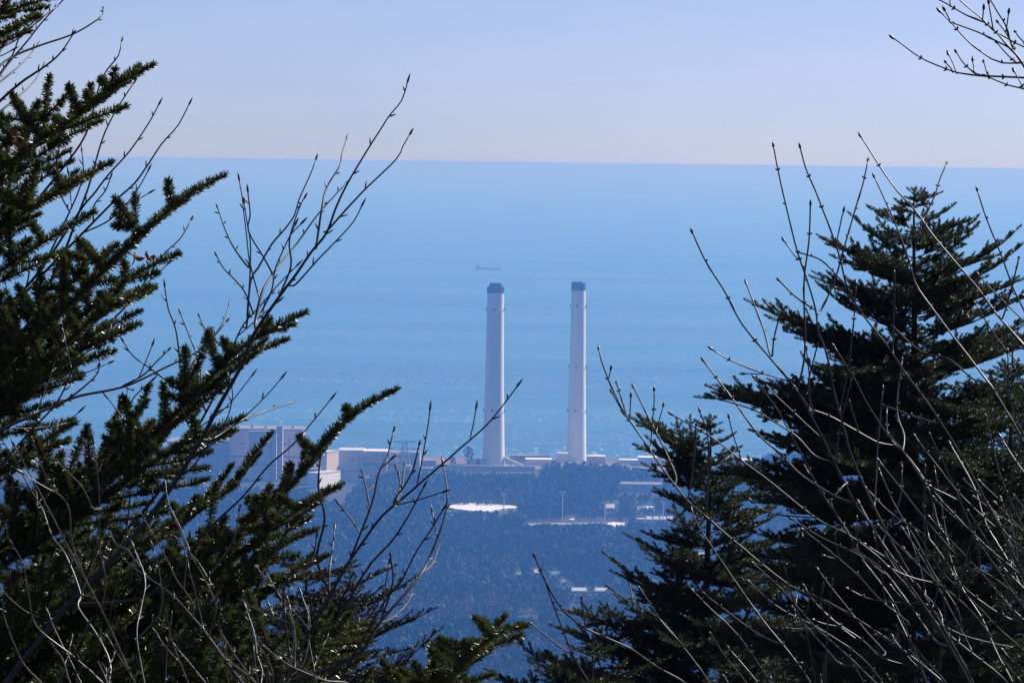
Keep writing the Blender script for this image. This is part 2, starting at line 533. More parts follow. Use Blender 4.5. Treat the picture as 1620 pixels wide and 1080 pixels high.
def hall(name, label, cat, x0, x1, ytop, ybot, D, depth, wall='wall_grey', roof='roof', yaw=0.0, bays=6, band=None, group=None, sink=6, gable=False, vents=0):
    c, wd, h = site(x0, x1, ytop, ybot, D)
    if yaw:
        wd = max(4.0, (wd - depth * abs(math.sin(yaw))) / math.cos(yaw)) if math.cos(yaw) > 0.3 else wd
    root = thing(name, label, cat, tuple(c), yaw, group)
    hw = wd / 2
    b = MB()
    b.box(-hw, hw, 0, depth, -sink, h - 0.02)
    # shallow pilasters between the cladding bays
    for i in range(bays + 1):
        x = -hw + wd * i / bays
        b.box(max(-hw, x - 0.012 * wd), min(hw, x + 0.012 * wd), -0.35, -0.003, -sink, h - 0.6)
    b.build('wall', wall, root)
    r = MB()
    ov = 0.012 * wd + 0.25
    if gable:
        g = 0.28 * depth
        v_ = [(-hw - ov, -ov, h), (hw + ov, -ov, h), (hw + ov, depth / 2, h + g), (-hw - ov, depth / 2, h + g), (-hw - ov, depth + ov, h), (hw + ov, depth + ov, h)]
        v_ += [(x, y, z - 0.25) for x, y, z in v_]
        r.add(v_, [(0, 1, 2, 3), (3, 2, 5, 4), (7, 6, 9, 8), (8, 9, 10, 11), (0, 6, 7, 1), (4, 5, 11, 10), (0, 3, 9, 6), (3, 4, 10, 9), (1, 7, 8, 2), (2, 8, 11, 5)])
        e = MB()
        for s_ in (-1, 1):
            x = s_ * (hw - 0.05)
            e.add([(x, 0, h - 0.3), (x, depth, h - 0.3), (x, depth / 2 + 0.05, h + g - 0.3), (x, depth / 2 - 0.05, h + g - 0.3)], [(0, 1, 2, 3)])
        e.build('gable_end', wall, root)
    else:
        r.box(-hw - ov, hw + ov, -ov, depth + ov, h, h + max(0.5, 0.02 * h))
        for i in range(vents):
            x = -hw + wd * (i + 0.6) / (vents + 0.4)
            k = MB()
            z0 = h + max(0.5, 0.02 * h)
            k.box(x - 1.6, x + 1.6, depth * 0.3, depth * 0.3 + 4, z0, z0 + 2.2 + (i % 2) * 1.3)
            k.build('roof_vent', 'wall_grey', root)
    r.build('roof', roof, root)
    if wd > 22 and not gable and h > 10:              # window strips, a door and a downpipe on the front
        for f in (0.25, 0.8):
            for i in range(int(wd // 9)):
                x = -hw + 4.5 + 9 * i
                if (i + int(f * 4)) % 4 == 3:
                    continue
                k = MB()
                k.box(x - 1.6, x + 1.6, -0.09, -0.003, f * h - 0.9, f * h + 0.9)
                k.build('window', 'glass', root)
        k = MB()
        k.box(hw * 0.3 - 2.2, hw * 0.3 + 2.2, -0.12, -0.003, 0, 4.5)
        k.build('door', 'steel', root)
        k = MB()
        k.tube([(hw * 0.62, -0.9, 0), (hw * 0.62, -0.9, h * 0.9), (hw * 0.62, -0.05, h * 0.9)], 0.45, 8)
        k.build('pipe', 'steel', root)
    if band:
        t = MB()
        for f in band:
            t.box(-hw - 0.05, hw + 0.05, -0.5, -0.36, f * h - 0.5, f * h + 0.7)
        t.build('cladding_band', 'trim', root)
    return root, wd, h


# reactor halls at the left, half hidden behind the fir
hall('reactor_hall', 'large lilac grey power station block with flat roof, tallest one behind fir branches', 'building', 362, 478, 680, 790, 5150, 60, 'wall_grey', 'tile_grey', bays=3, band=(0.62,), vents=5)
hall('turbine_hall', 'long blue grey turbine hall at far left, lower than the block beside it', 'building', 265, 361, 700, 790, 5180, 80, 'wall_grey', 'tile_grey', bays=5, band=(0.5,), vents=3)
hall('stair_tower', 'pinkish front bay standing before the tallest power station block', 'building', 393, 436, 684, 790, 5110, 12, 'wall_pink', 'tile_grey', bays=1, band=(0.52,))
hall('stair_tower', 'narrow dark shaft rising just above the tallest power station roof', 'building', 437, 446, 676, 790, 5105, 12, 'wall_grey', 'tile_grey', bays=1)
hall('annex_building', 'low blue grey annex left of the white block, under fir needles', 'building', 466, 506, 742, 788, 5050, 20, 'wall_grey', 'tile_grey', bays=3, band=(0.5,))
hall('annex_building', 'small pinkish hut half sunk in trees before the flat roofed building', 'building', 582, 596, 756, 768, 5050, 10, 'wall_pink', 'tile_grey', bays=2)
hall('annex_building', 'grey annex between lilac power station block and cream fronted building', 'building', 479, 512, 717, 790, 5165, 40, 'wall_grey', 'tile_grey', bays=2)
# the cream fronted block: its sunlit flank, its shaded front and its lower wing
hall('service_building', 'flat roofed grey building with dark band and white roof edge', 'building', 536, 574, 713, 783, 5120, 45, 'wall_grey', roof='roof', bays=2, band=(0.55,))
hall('storage_building', 'low beige building with snow white roof edge beside lattice tower', 'building', 575, 612, 714, 742, 5125, 40, 'wall_cream', roof='snow', bays=2, band=(0.3,))
hall('workshop_building', 'grey flat workshop behind lattice tower', 'building', 613, 664, 716, 742, 5150, 40, 'wall_grey', roof='tile_grey', bays=5, band=(0.35,))


def corner_block(label, x0, x1, ytop, ybot, D, wall, yaw, group=None):
    """A block turned so that the long flank on its right catches the sun."""
    c, wd, h = site(x0, x1, ytop, ybot, D)
    root = thing('tower_block', label, 'building', tuple(c), yaw, group)
    ln = wd / abs(math.cos(yaw)) / 2
    b = MB()
    b.box(-ln, ln, 0, 14, -6, h - 0.02)
    b.build('wall', wall, root)
    r = MB()
    r.box(-ln - 0.4, ln + 0.4, -0.4, 14.4, h, h + 0.8)
    r.build('roof', 'roof', root)
    t = MB()
    for i in range(3):
        t.box(-ln * 0.8 + i * ln * 0.6, -ln * 0.8 + i * ln * 0.6 + 3, -0.12, -0.003, h * 0.15, h * 0.15 + 3.2)
    t.build('service_door', 'trim', root)
    return root


corner_block('slim cream coloured tower block above the white block', 517, 534, 714, 783, 5095, 'wall_cream', rad(66))
corner_block('bright white windowless block nearest the woodland', 507, 537, 747, 790, 5010, 'wall_white', rad(66))

# lattice switchyard tower
c = P(640, 742, 5110)
root = thing('lattice_tower', 'dark lattice tower with cross arms beside the power station', 'tower', tuple(c))
hh = 742 - 698
k = 5110 / FPX
g = MB()
ht = hh * k
for sx in (-1, 1):
    for sy in (-1, 1):
        g.bar((sx * 6.5, sy * 6.5, -4), (sx * 2.0, sy * 2.0, ht), 0.45)
g.build('leg', 'steel', root)
g = MB()
for i in range(7):
    f0, f1 = i / 7, (i + 1) / 7
    r0, r1_ = 6.5 - 4.5 * f0, 6.5 - 4.5 * f1
    for sx, sy, tx, ty in ((-1, -1, 1, -1), (1, -1, 1, 1), (1, 1, -1, 1), (-1, 1, -1, -1)):
        g.bar((sx * r0, sy * r0, f0 * ht), (tx * r1_, ty * r1_, f1 * ht), 0.25)
        g.bar((tx * r0, ty * r0, f0 * ht), (sx * r1_, sy * r1_, f1 * ht), 0.25)
g.build('bracing', 'steel', root)
for z_, ln in ((ht * 0.99, 12), (ht * 0.72, 15), (ht * 0.45, 11)):
    g = MB()
    for sy in (-1, 1):
        g.bar((-ln, 0, z_ + 0.6), (ln, 0, z_ + 0.6), 0.3)
        g.bar((-ln, 0, z_), (0, sy * 2.5, z_ - 1.6), 0.25)
        g.bar((ln, 0, z_), (0, sy * 2.5, z_ - 1.6), 0.25)
    g.build('cross_arm', 'steel', root)

# retaining wall below the stacks, ducts and low sheds of the station yard
c, wd, h = site(686, 846, 737, 743, 5330)
root = thing('retaining_wall', 'long pale retaining wall below the left stack', 'wall', tuple(c))
g = MB()
g.box(-wd / 2, wd / 2, 0, 1.5, -6, h)
for i in range(17):
    x = -wd / 2 + wd * i / 16
    g.box(x - 0.4, x + 0.4, -0.6, -0.003, -6, h - 0.4)
g.build('wall', 'wall_grey', root)
g = MB()
g.box(-wd / 2 - 0.3, wd / 2 + 0.3, -0.7, 2.2, h, h + 0.7)
g.build('coping', 'snow', root)
# yard: bare earth terrace on which the stacks stand
mb = MB()
pts = [at_z(600, 0, 0)[:2]]
xx = np.linspace(-260, 200, 40)
v = []
for j, y in enumerate(np.linspace(5335, 5560, 16)):
    for x in xx:
        v.append((x, y, max(gz(x, y), 13.2) + 0.25))
q = [(j * 40 + i, j * 40 + i + 1, (j + 1) * 40 + i + 1, (j + 1) * 40 + i) for j in range(15) for i in range(39)]
mb.add(v, q)
o = mb.build('station_yard', 'earth')
o['kind'] = 'structure'

root = thing('flue_duct', 'sloping white duct running down from the foot of the left stack', 'duct', tuple(P(812, 741, 5375)))
g = MB()
a_, b_ = P(797, 726, 5378) - np.array(root.location), P(829, 741, 5376) - np.array(root.location)
d_ = (b_ - a_)
w_ = np.array([0, 5.0, 0])
u_ = np.array([0, 0, 3.2])
g.add([a_, a_ + w_, b_ + w_, b_, a_ + u_, a_ + w_ + u_, b_ + w_ + u_, b_ + u_], [(0, 3, 2, 1), (4, 5, 6, 7), (0, 1, 5, 4), (2, 3, 7, 6), (1, 2, 6, 5), (3, 0, 4, 7)])
g.build('duct', 'wall_white', root)
g = MB()
for f in (0.35, 0.7, 0.95):
    p_ = a_ + f * d_
    g.box(p_[0] - 0.5, p_[0] + 0.5, p_[1] + 0.4, p_[1] + 4.6, -14, p_[2] - 0.02)
g.build('support', 'steel', root)

sheds = [
    ('dark grey pump house against the foot of the left stack', 738, 765, 728, 740, 5360, 25, 'wall_grey', 'tile_grey', False),
    ('long cream shed with white end between the two stacks', 832, 872, 727, 738, 5420, 30, 'wall_cream', 'snow', False),
    ('brown low shed behind the cream shed between the stacks', 806, 870, 721, 736, 5500, 20, 'ochre', 'tile_grey', False),
    ('small white flat shed just left of the right stack', 880, 898, 717, 736, 5480, 16, 'wall_white', 'snow', False),
    ('cream shed with snowy roof just right of the right stack', 929, 957, 722, 738, 5470, 24, 'wall_cream', 'snow', False),
    ('low white shed farther right of the right stack behind the wood', 980, 1012, 728, 740, 5480, 24, 'wall_white', 'snow', False),
    ('long white warehouse just left of the small fir top', 1010, 1048, 724, 745, 5450, 30, 'wall_white', 'snow', False),
    ('white warehouse with sunny roof right of the small fir top', 1136, 1168, 725, 740, 5500, 30, 'wall_cream', 'snow', False),
    ('pale flat warehouse at the shore end near the big fir', 1169, 1200, 728, 741, 5520, 30, 'wall_white', 'snow', False),
    ('dull pink low shed left of the bare pale tree', 664, 690, 729, 742, 5400, 20, 'ochre', 'tile_grey', False),
    ('tiny white kiosk near the lattice tower foot', 640, 650, 737, 746, 5080, 8, 'wall_white', 'roof', False),
    ('wide pale net walled hall on the wooded slope', 983, 1046, 766, 786, 5000, 30, 'wall_grey', 'tile_grey', False),
    ('white roofed gabled hall right of the floodlit ground', 959, 972, 803, 808, 4700, 12, 'wall_white', 'snow', True),
]
for lab, x0, x1, y0, y1, D, dp, wl, rf, gb in sheds:
    hall('low_shed', lab, 'shed', x0, x1, y0, y1, D, dp, wl, rf, bays=4, gable=gb, group='low sheds along the coast')
for i in range(5):
    hall('hut', ['leftmost and widest hut of the row of small snowy huts', 'second hut from the left in the row of small snowy huts', 'middle hut in the row of small snowy huts',
                 'fourth hut from the left in the row of small snowy huts', 'hut at the right end of the row against the fir'][i],
         'hut', 1012 + i * 11 - (4 if i == 0 else 0), 1020 + i * 11, 821, 826, 4560, 9, 'wall_grey', 'snow', bays=2, group='row of small huts', gable=(i != 0))

# ------------------------------------------------------------------ snow fields, road, masts
def sheet(name, pix, z, m, n=40):
    """A flat piece of ground whose outline is given by photograph points."""
    pts = np.array([at_z(x, y, z) for x, y in pix])
    c = pts.mean(0)
    e = np.concatenate([pts, pts[:1]])
    out = []
    for i in range(len(pts)):
        for t in np.linspace(0, 1, 8)[:-1]:
            p_ = e[i] * (1 - t) + e[i + 1] * t
            out.append(p_ + np.array([rng.normal() * 0.7, rng.normal() * 2.0, 0]))
    out = np.array(out)
    inner = c + (out - c) * 0.5
    k = len(out)
    b = MB()
    v_ = np.concatenate([out, inner, c + (out - c) * 0.02])
    lo = out.copy()
    lo[:, 2] -= 2.5
    v_ = np.concatenate([v_, lo])
    q_ = []
    for i in range(k):
        j = (i + 1) % k
        q_ += [(i, j, k + j, k + i), (k + i, k + j, 2 * k + j, 2 * k + i), (3 * k + i, 3 * k + j, j, i)]
    b.add(v_, q_)
    o_ = b.build(name, m)
    o_['kind'] = 'structure'
    return o_


sheet('snow_field', [(703, 801), (722, 796), (752, 794.5), (785, 797), (817, 800), (812, 803.5), (790, 804.5), (775, 808), (750, 807.5), (728, 805.5)], 16.6, 'snow')
sheet('snow_field', [(957, 827.5), (968, 825.5), (986, 826), (990, 825), (984, 829), (972, 831.5)], 16.6, 'snow')
sheet('snow_field', [(899, 821), (908, 819), (907, 822)], 16.6, 'snow')
sheet('snow_field', [(1008, 801), (1034, 800), (1034, 801.5), (1010, 802.5)], 16.6, 'snow')
sheet('road', [(828, 828), (880, 826.5), (960, 826), (960, 828), (890, 829), (834, 830)], 17.0, 'road')

for px, yt, yb, lab in ((797, 780, 815, 'pale floodlight mast standing over the large snow field'), (889.5, 777, 827, 'tallest pale floodlight mast, standing at the road'),
                        (956.5, 794, 827, 'floodlight mast at the left edge of the small snow patch'), (1049, 793, 827, 'floodlight mast partly behind the small fir')):
    D = 4560
    b_ = P(px, yb, D)
    t_ = P(px, yt, D)
    root = thing('floodlight_mast', lab, 'floodlight', tuple(b_), group='floodlight masts')
    hh = t_[2] - b_[2]
    g = MB()
    g.tube([(0, 0, -5), (0, 0, hh * 0.5), (0, 0, hh)], [0.55, 0.42, 0.3], 8)
    g.build('pole', 'wall_white', root)
    g = MB()
    g.box(-3.0, 3.0, -0.35, 0.35, hh - 0.6, hh - 0.3)
    g.box(-2.4, 2.4, -0.35, 0.35, hh - 2.9, hh - 2.6)
    g.build('bracket', 'roof', root)
    for x in (-2.4, 0, 2.4):
        g = MB()
        g.box(x - 0.7, x + 0.7, -0.9, -0.36, hh - 1.3, hh + 0.2)
        g.build('lamp_head', 'roof', root)

houses = [(872, 886, 908, 913, 3900, 'tile_teal', 'wall_white', 'house with dull teal roof left of the bare twig'), (843 + 3, 852, 905, 910, 3900, 'snow', 'wall_white', 'tiny white roofed house behind the tip of the bare twig'),
          (905, 927, 934, 938, 3760, 'snow', 'ochre', 'ochre house under a long snowy roof, left one of two'), (942, 960, 934, 938, 3760, 'snow', 'ochre', 'ochre house under a short snowy roof, right one of two'),
          (888, 896, 921, 926, 3820, 'tile_grey', 'wall_white', 'small white walled house above the two ochre houses'), (903, 916, 963, 968, 3650, 'tile_grey', 'wall_white', 'grey roofed house below the two ochre houses'),
          (826, 848, 973, 976, 3620, 'tile_grey', 'wall_grey', 'long low grey house in a clearing near the bottom'), (815, 824, 908, 912, 3900, 'tile_grey', 'wall_white', 'grey roofed house left of the teal roofed house'),
          (1098, 1116, 878, 884, 4050, 'snow', 'wall_white', 'white house showing through the right fir')]
for x0, x1, y0, y1, D, rf, wl, lab in houses:
    c, wd, h = site(x0, x1, y0, y1 + 1.5, D)
    root, wd, h = hall('house', lab, 'house', x0, x1, y0, y1 + 1.5, D, 8, wl, rf, bays=3, gable=True, group='houses in the woodland')
    for i in range(2):
        g = MB()
        x = -wd * 0.25 + i * wd * 0.5
        g.box(x - 0.9, x + 0.9, -0.06, -0.003, 0.9, 2.1)
        g.build('window', 'glass', root)

# ------------------------------------------------------------------ ship
c = at_z(772, 426.5, 0.0)
L_ = 40 * c[1] / FPX
root = thing('cargo_ship', 'small dark coaster with its bridge at the left end, far out at sea', 'ship', tuple(c))
st = np.linspace(-0.5, 0.5, 17)
g = MB()
rows = []
for s_ in st:
    wd = 7.5 * min(1, ((0.5 - s_) / 0.16) ** 0.6 if s_ > 0.34 else 1) * (0.85 if s_ < -0.47 else 1)
    sh = 5.2 + 2.5 * max(0, (s_ - 0.25) / 0.25) ** 2 + (1.2 if s_ < -0.3 else 0)
    wd = max(wd, 0.25)
    rows.append([(s_ * L_, -wd * 0.8, -1.5), (s_ * L_ * 1.0, -wd, sh), (s_ * L_, wd, sh), (s_ * L_, wd * 0.8, -1.5)])
v = np.array(rows).reshape(-1, 3)
q = [(i * 4 + k, (i + 1) * 4 + k, (i + 1) * 4 + (k + 1) % 4, i * 4 + (k + 1) % 4) for i in range(16) for k in range(4)]
q += [(0, 1, 2, 3), (64, 67, 66, 65)]
g.add(v, q)
g.build('hull', 'hull', root)
g = MB()
for x0, x1, yy, z0, z1 in ((-0.47, -0.31, 6, 6.4, 10.5), (-0.45, -0.33, 5.4, 10.51, 14), (-0.43, -0.36, 6.4, 14.01, 16.5)):
    g.box(x0 * L_, x1 * L_, -yy, yy, z0, z1)
g.build('bridge', 'super', root)
g = MB()
g.lathe([(1.5, 14), (1.4, 19.5), (1.1, 19.5), (1.1, 18)], 12, c=(-0.455 * L_, 0))
g.build('funnel', 'hull', root)
for x in (-0.39, 0.42):
    g = MB()
    g.tube([(x * L_, 0, 5), (x * L_, 0, 21 if x < 0 else 15)], [0.4, 0.2], 6)
    g.build('mast', 'super', root)
for i in range(4):
    g = MB()
    x = (-0.27 + i * 0.155) * L_
    g.box(x, x + 0.14 * L_, -5.4, 5.4, 5.21, 6.7)
    g.build('hatch', 'super', root)
# a second, barely visible vessel right on the skyline is left out of reach of the eye

# ------------------------------------------------------------------ far woodland
LIM = [(-300, 755), (250, 758), (300, 766), (480, 770), (507, 788), (545, 787), (556, 770), (585, 752), (615, 743), (690, 745), (800, 746), (850, 745), (866, 733), (900, 728), (950, 729), (1000, 737), (1040, 744), (1090, 742), (1110, 738), (1150, 736), (1200, 722), (1230, 714), (1900, 708)]
CLEAR = [(701, 819, 793, 810, 4500), (955, 992, 824, 832, 4480), (830, 962, 824.5, 829.5, 4500), (897, 910, 818, 823, 4500), (1006, 1070, 819, 827, 4550), (957, 978, 796, 808, 4690), (981, 1048, 765, 782, 4990), (1006, 1036, 799, 803, 4600),
         (505, 539, 745, 786, 5000)] + [(a_[0] - 1, a_[1] + 1, a_[2] - 2, a_[3] + 1, a_[4]) for a_ in houses]


def woodland():
    sp = 7.6
    gx_, gy_ = np.meshgrid(np.arange(-900, 900, sp), np.arange(2950, 5680, sp))
    x = gx_.ravel() + rng.uniform(-0.5, 0.5, gx_.size) * sp
    y = gy_.ravel() + rng.uniform(-0.5, 0.5, gx_.size) * sp
    z = ground_z(x, y)
    sel = (y < 5330) | ((x > 215) & (z > 1.5)) | ((x < -275) & (z > 1.5) & (y < 5120))
    x, y, z = x[sel], y[sel], z[sel]
    k = (0.9 * wob(x - 80, y + 40, 150) + wob(x, y, 55) + 0.7 * wob(x + 300, y - 90, 21) + 0.35 * rng.normal(size=x.size))
    green = (k > -0.22) | ((y > 4880) & (rng.random(x.size) < 0.75))
    h = np.where(green, rng.uniform(6.5, 13, x.size), rng.uniform(6, 10.5, x.size)) * (1 + 0.34 * wob(x, y, 45)) * np.where(rng.random(x.size) < 0.05, 1.45, 1.0)
    p0 = np.stack([x, y, z], 1)
    p1 = np.stack([x, y, z + h], 1)
    px, pb, d = proj(p0)
    _, pt, _ = proj(p1)
    keep = (px > -160) & (px < 1780) & (pt < 1130)
    keep &= pt > np.interp(px, [a_[0] for a_ in LIM], [a_[1] for a_ in LIM]) + rng.uniform(-1.5, 4, x.size)
    r_ = 2.2 * FPX / d
    keep &= rng.random(x.size) < 0.95 - 0.5 * np.clip(wob(x + 50, y, 37) - 0.35, 0, 1)
    for x0, x1, y0, y1, D in CLEAR:
        keep &= ~((px + r_ > x0) & (px - r_ < x1) & (pt < y1 - 2.5) & (pb > y0) & (d < D + 240))
    return p0[keep], h[keep], green[keep]


wp, wh, wg = woodland()
print('woodland trees', len(wp), wg.sum())


def crowns(p, h, nq, size, cone):
    n = len(p)
    idx = np.repeat(np.arange(n), nq)
    m_ = len(idx)
    t = rng.random(m_) ** 0.8                         # 0 at the crown's foot, 1 at its top
    az = rng.uniform(0, 2 * math.pi, m_)
    cr = h * rng.uniform(0.24, 0.36, n)
    prof_ = np.where(cone[idx], (1 - t) ** 0.75 + 0.05, np.sqrt(np.clip(1 - (2 * t - 0.9) ** 2 * 0.82, 0.02, 1)))
    rr = cr[idx] * prof_ * np.sqrt(rng.uniform(0.35, 1.0, m_))
    c_ = p[idx] + np.stack([rr * np.cos(az), rr * np.sin(az), h[idx] * (0.22 + 0.78 * t)], 1)
    nrm = np.stack([np.cos(az) * 0.8, np.sin(az) * 0.8, rng.uniform(0.1, 1.0, m_)], 1) + 0.5 * rng.normal(size=(m_, 3))
    nrm /= np.linalg.norm(nrm, axis=1)[:, None]
    a1 = np.cross(nrm, rng.normal(size=(m_, 3)))
    a1 /= np.linalg.norm(a1, axis=1)[:, None]
    a2 = np.cross(nrm, a1)
    s_ = (size * rng.uniform(0.6, 1.3, m_))[:, None] * (h[idx] / 10)[:, None]
    v_ = np.stack([c_ - a1 * s_ - a2 * s_ * 0.7, c_ + a1 * s_ * 0.8 - a2 * s_, c_ + a1 * s_ + a2 * s_ * 0.8, c_ - a1 * s_ * 0.7 + a2 * s_], 1).reshape(-1, 3)
    b = MB()
    b.add(v_, np.arange(m_ * 4).reshape(-1, 4))
    return b


cone = rng.random(len(wp)) < 0.45
o = crowns(wp[wg], wh[wg], 42, 0.95, cone[wg]).build('evergreen_woodland', 'wood_green')
o['kind'] = 'stuff'
o['label'] = 'far evergreen woodland in blue haze'
o = crowns(wp[~wg], wh[~wg], 40, 0.8, np.zeros((~wg).sum(), bool)).build('leafless_woodland', 'wood_bare')
o['kind'] = 'stuff'
o['label'] = 'far leafless brown woodland in blue haze'
# lone trees one can tell apart beside the left stack
for px, yt, yb, D, ev, lab in ((741, 706, 734, 5345, False, 'lone pale leafless tree left of the left stack'), (716, 722, 740, 5345, False, 'small leafless tree behind the retaining wall end'), (757, 726, 742, 5350, True, 'small dark evergreen in front of the pump house')):
    b_ = P(px, yb, D)
    hh = P(px, yt, D)[2] - b_[2]
    root = thing('yard_tree', lab, 'tree', tuple(b_), group='trees by the left stack')
    g = MB()
    g.tube([(0, 0, -3), (0.2, 0, hh * 0.4), (0, 0.2, hh * 0.8)], [0.5, 0.35, 0.12], 6)
    if not ev:
        for i in range(26):
            a_ = rng.uniform(0, 6.28)
            z_ = hh * rng.uniform(0.3, 0.75)
            e_ = hh * rng.uniform(0.15, 0.3)
            g.bar((0.1, 0.1, z_), (math.cos(a_) * e_, math.sin(a_) * e_, min(hh, z_ + e_ * 0.9)), 0.12)
    g.build('trunk', 'bark', root)
    g = crowns(np.array([[0, 0, 0.0]]), np.array([hh]), 150 if ev else 90, 0.55, np.array([ev]))
    g.build('crown', 'wood_green' if ev else 'wood_bare', root)

# ------------------------------------------------------------------ conifers near the camera
def unit(v_):
    return v_ / (np.linalg.norm(v_) + 1e-12)


def catmull(pts, step):
    pts = np.asarray(pts, float)
    if len(pts) == 2:
        pts = np.array([pts[0], (pts[0] + pts[1]) / 2, pts[1]])
    e = np.concatenate([[2 * pts[0] - pts[1]], pts, [2 * pts[-1] - pts[-2]]])
    out = []
    for i in range(len(pts) - 1):
        p0, p1, p2, p3 = e[i:i + 4]
        n = max(1, int(np.linalg.norm(p2 - p1) / step))
        for t in np.arange(n) / n:
            out.append(0.5 * (2 * p1 + (p2 - p0) * t + (2 * p0 - 5 * p1 + 4 * p2 - p3) * t * t + (3 * p1 - p0 - 3 * p2 + p3) * t ** 3))
    out.append(pts[-1])
    return np.array(out)


class Fir:
    """Collects the shoots of one bough and turns them into wood and needles."""

    def __init__(self, il=0.12, ratio=0.62, ang=(38, 58), maxorder=3, upturn=0.35, dorsal=0.4, maxlat=0.5, age=0.75, fine=0.035, tipr=0.0016, seed=0):
        self.__dict__.update(locals())
        self.r = np.random.default_rng(seed)
        self.mb = MB()
        self.segs = []                     # p0, p1, up, distance from tip

    def axis(self, p0, d, L, up):
        n = max(3, int(L / 0.03))
        p = [p0]
        d = unit(d)
        for i in range(n):
            d = unit(d + self.upturn * 0.03 * np.array([0, 0, 1.0]) * (1.2 if i > n * 0.5 else 0.6) + self.r.normal(size=3) * 0.035)
            p.append(p[-1] + d * L / n)
        return np.array(p)

    def grow(self, pts, up, order):
        """pts runs from the base to the tip."""
        sl_ = np.linalg.norm(np.diff(pts, axis=0), axis=1)
        cum = np.concatenate([[0], np.cumsum(sl_)])
        L = cum[-1]
        fromtip = L - cum
        rr = self.tipr + 0.0052 * np.maximum(0, fromtip - 0.04) ** 0.9
        if order > 0:
            rr = np.minimum(rr, 0.006)
        self.mb.tube(pts, rr, 5 if order else 7, 0)
        for i in range(len(pts) - 1):
            if fromtip[i] < self.age:
                self.segs.append((pts[i], pts[i + 1], up, fromtip[i + 1]))
        if order >= self.maxorder:
            return
        s = self.il * self.r.uniform(0.85, 1.15)
        while s < L * 0.97:
            for main in (True, False):
                sp = s if main else s + self.il * self.r.uniform(0.35, 0.65)
                if sp > L * 0.97:
                    continue
                c_ = L - sp
                i = min(len(pts) - 2, int(np.searchsorted(cum, c_)))
                i = max(0, i - 1)
                f = (c_ - cum[i]) / max(sl_[i], 1e-9)
                p_ = pts[i] + (pts[i + 1] - pts[i]) * f
                T = unit(pts[i + 1] - pts[i])
                S = unit(np.cross(T, up))
                U = np.cross(S, T)
                for side in (-1, 1):
                    if self.r.random() < (0.08 if main else 0.62):
                        continue
                    ll = min(self.maxlat, self.ratio * sp ** 0.92 * self.r.uniform(0.7, 1.1) * (1 if main else 0.6) * (1 if order == 0 else 0.85))
                    if ll < self.fine:
                        continue
                    an = rad(self.r.uniform(*self.ang))
                    d_ = math.cos(an) * T + math.sin(an) * side * S + U * self.r.uniform(-0.05, 0.25)
                    self.grow(self.axis(p_, d_, ll, U), unit(U + 0.2 * self.r.normal(size=3)), order + 1)
                if main and self.r.random() < self.dorsal:
                    ll = min(0.22, 0.45 * sp * self.r.uniform(0.5, 1.1))
                    if ll > self.fine:
                        d_ = 0.85 * T + 0.6 * U + 0.3 * self.r.normal() * S
                        self.grow(self.axis(p_, d_, ll, U), unit(T - 0.5 * U), max(order + 1, self.maxorder - 1))
            s += self.il * self.r.uniform(0.85, 1.15)

    def finish(self, dens, ln, wd, m=1):
        if not self.segs:
            return self.mb
        p0 = np.array([s[0] for s in self.segs])
        p1 = np.array([s[1] for s in self.segs])
        up = np.array([s[2] for s in self.segs])
        ft = np.array([s[3] for s in self.segs])
        L = np.linalg.norm(p1 - p0, axis=1)
        n = np.floor(L * dens + self.r.random(len(L))).astype(int)
        n = np.where(ft < 0.005, n + int(0.022 * dens) + 8, n)
        idx = np.repeat(np.arange(len(n)), n)
        k = len(idx)
        t = self.r.random(k)
        tip = (ft[idx] < 0.005) & (t > 0.3)
        T = (p1 - p0)[idx] / L[idx][:, None]
        S = np.cross(T, up[idx])
        S /= np.linalg.norm(S, axis=1)[:, None] + 1e-9
        U = np.cross(S, T)
        ph = self.r.uniform(-math.pi, math.pi, k)
        ph = np.where(np.abs(ph) > 2.3, ph * 0.8, ph)
        R = np.cos(ph)[:, None] * U + np.sin(ph)[:, None] * S
        th = np.radians(self.r.normal(66, 10, k))
        th = np.where(tip, np.radians(self.r.uniform(15, 75, k)), th)
        d_ = np.cos(th)[:, None] * T + np.sin(th)[:, None] * R + 0.18 * U
        d_ /= np.linalg.norm(d_, axis=1)[:, None]
        l_ = ln * self.r.uniform(0.75, 1.12, k) * np.where(np.abs(ph) > 1.9, 0.8, 1.0) * np.where(tip, 0.85, 1.0)
        b_ = p0[idx] + (p1 - p0)[idx] * t[:, None]
        W = np.cross(d_, R + 0.5 * self.r.normal(size=(k, 3)))
        W /= np.linalg.norm(W, axis=1)[:, None] + 1e-9
        e_ = b_ + d_ * l_[:, None]
        mid = b_ + d_ * l_[:, None] * 0.55 + U * 0.0006
        h_ = wd / 2
        v_ = np.stack([b_ - W * h_ * 0.6, b_ + W * h_ * 0.6, mid + W * h_, mid - W * h_, e_ + W * h_ * 0.5, e_ - W * h_ * 0.5], 1).reshape(-1, 3)
        o6 = np.arange(k) * 6
        q_ = np.concatenate([np.stack([o6, o6 + 1, o6 + 2, o6 + 3], 1), np.stack([o6 + 3, o6 + 2, o6 + 4, o6 + 5], 1)])
        self.mb.add(v_, q_, m)
        return self.mb


NQ = [0]
# a library of boughs lying along +X (chord 1:1 in metres), shared by the trees that repeat them
LIB = {}


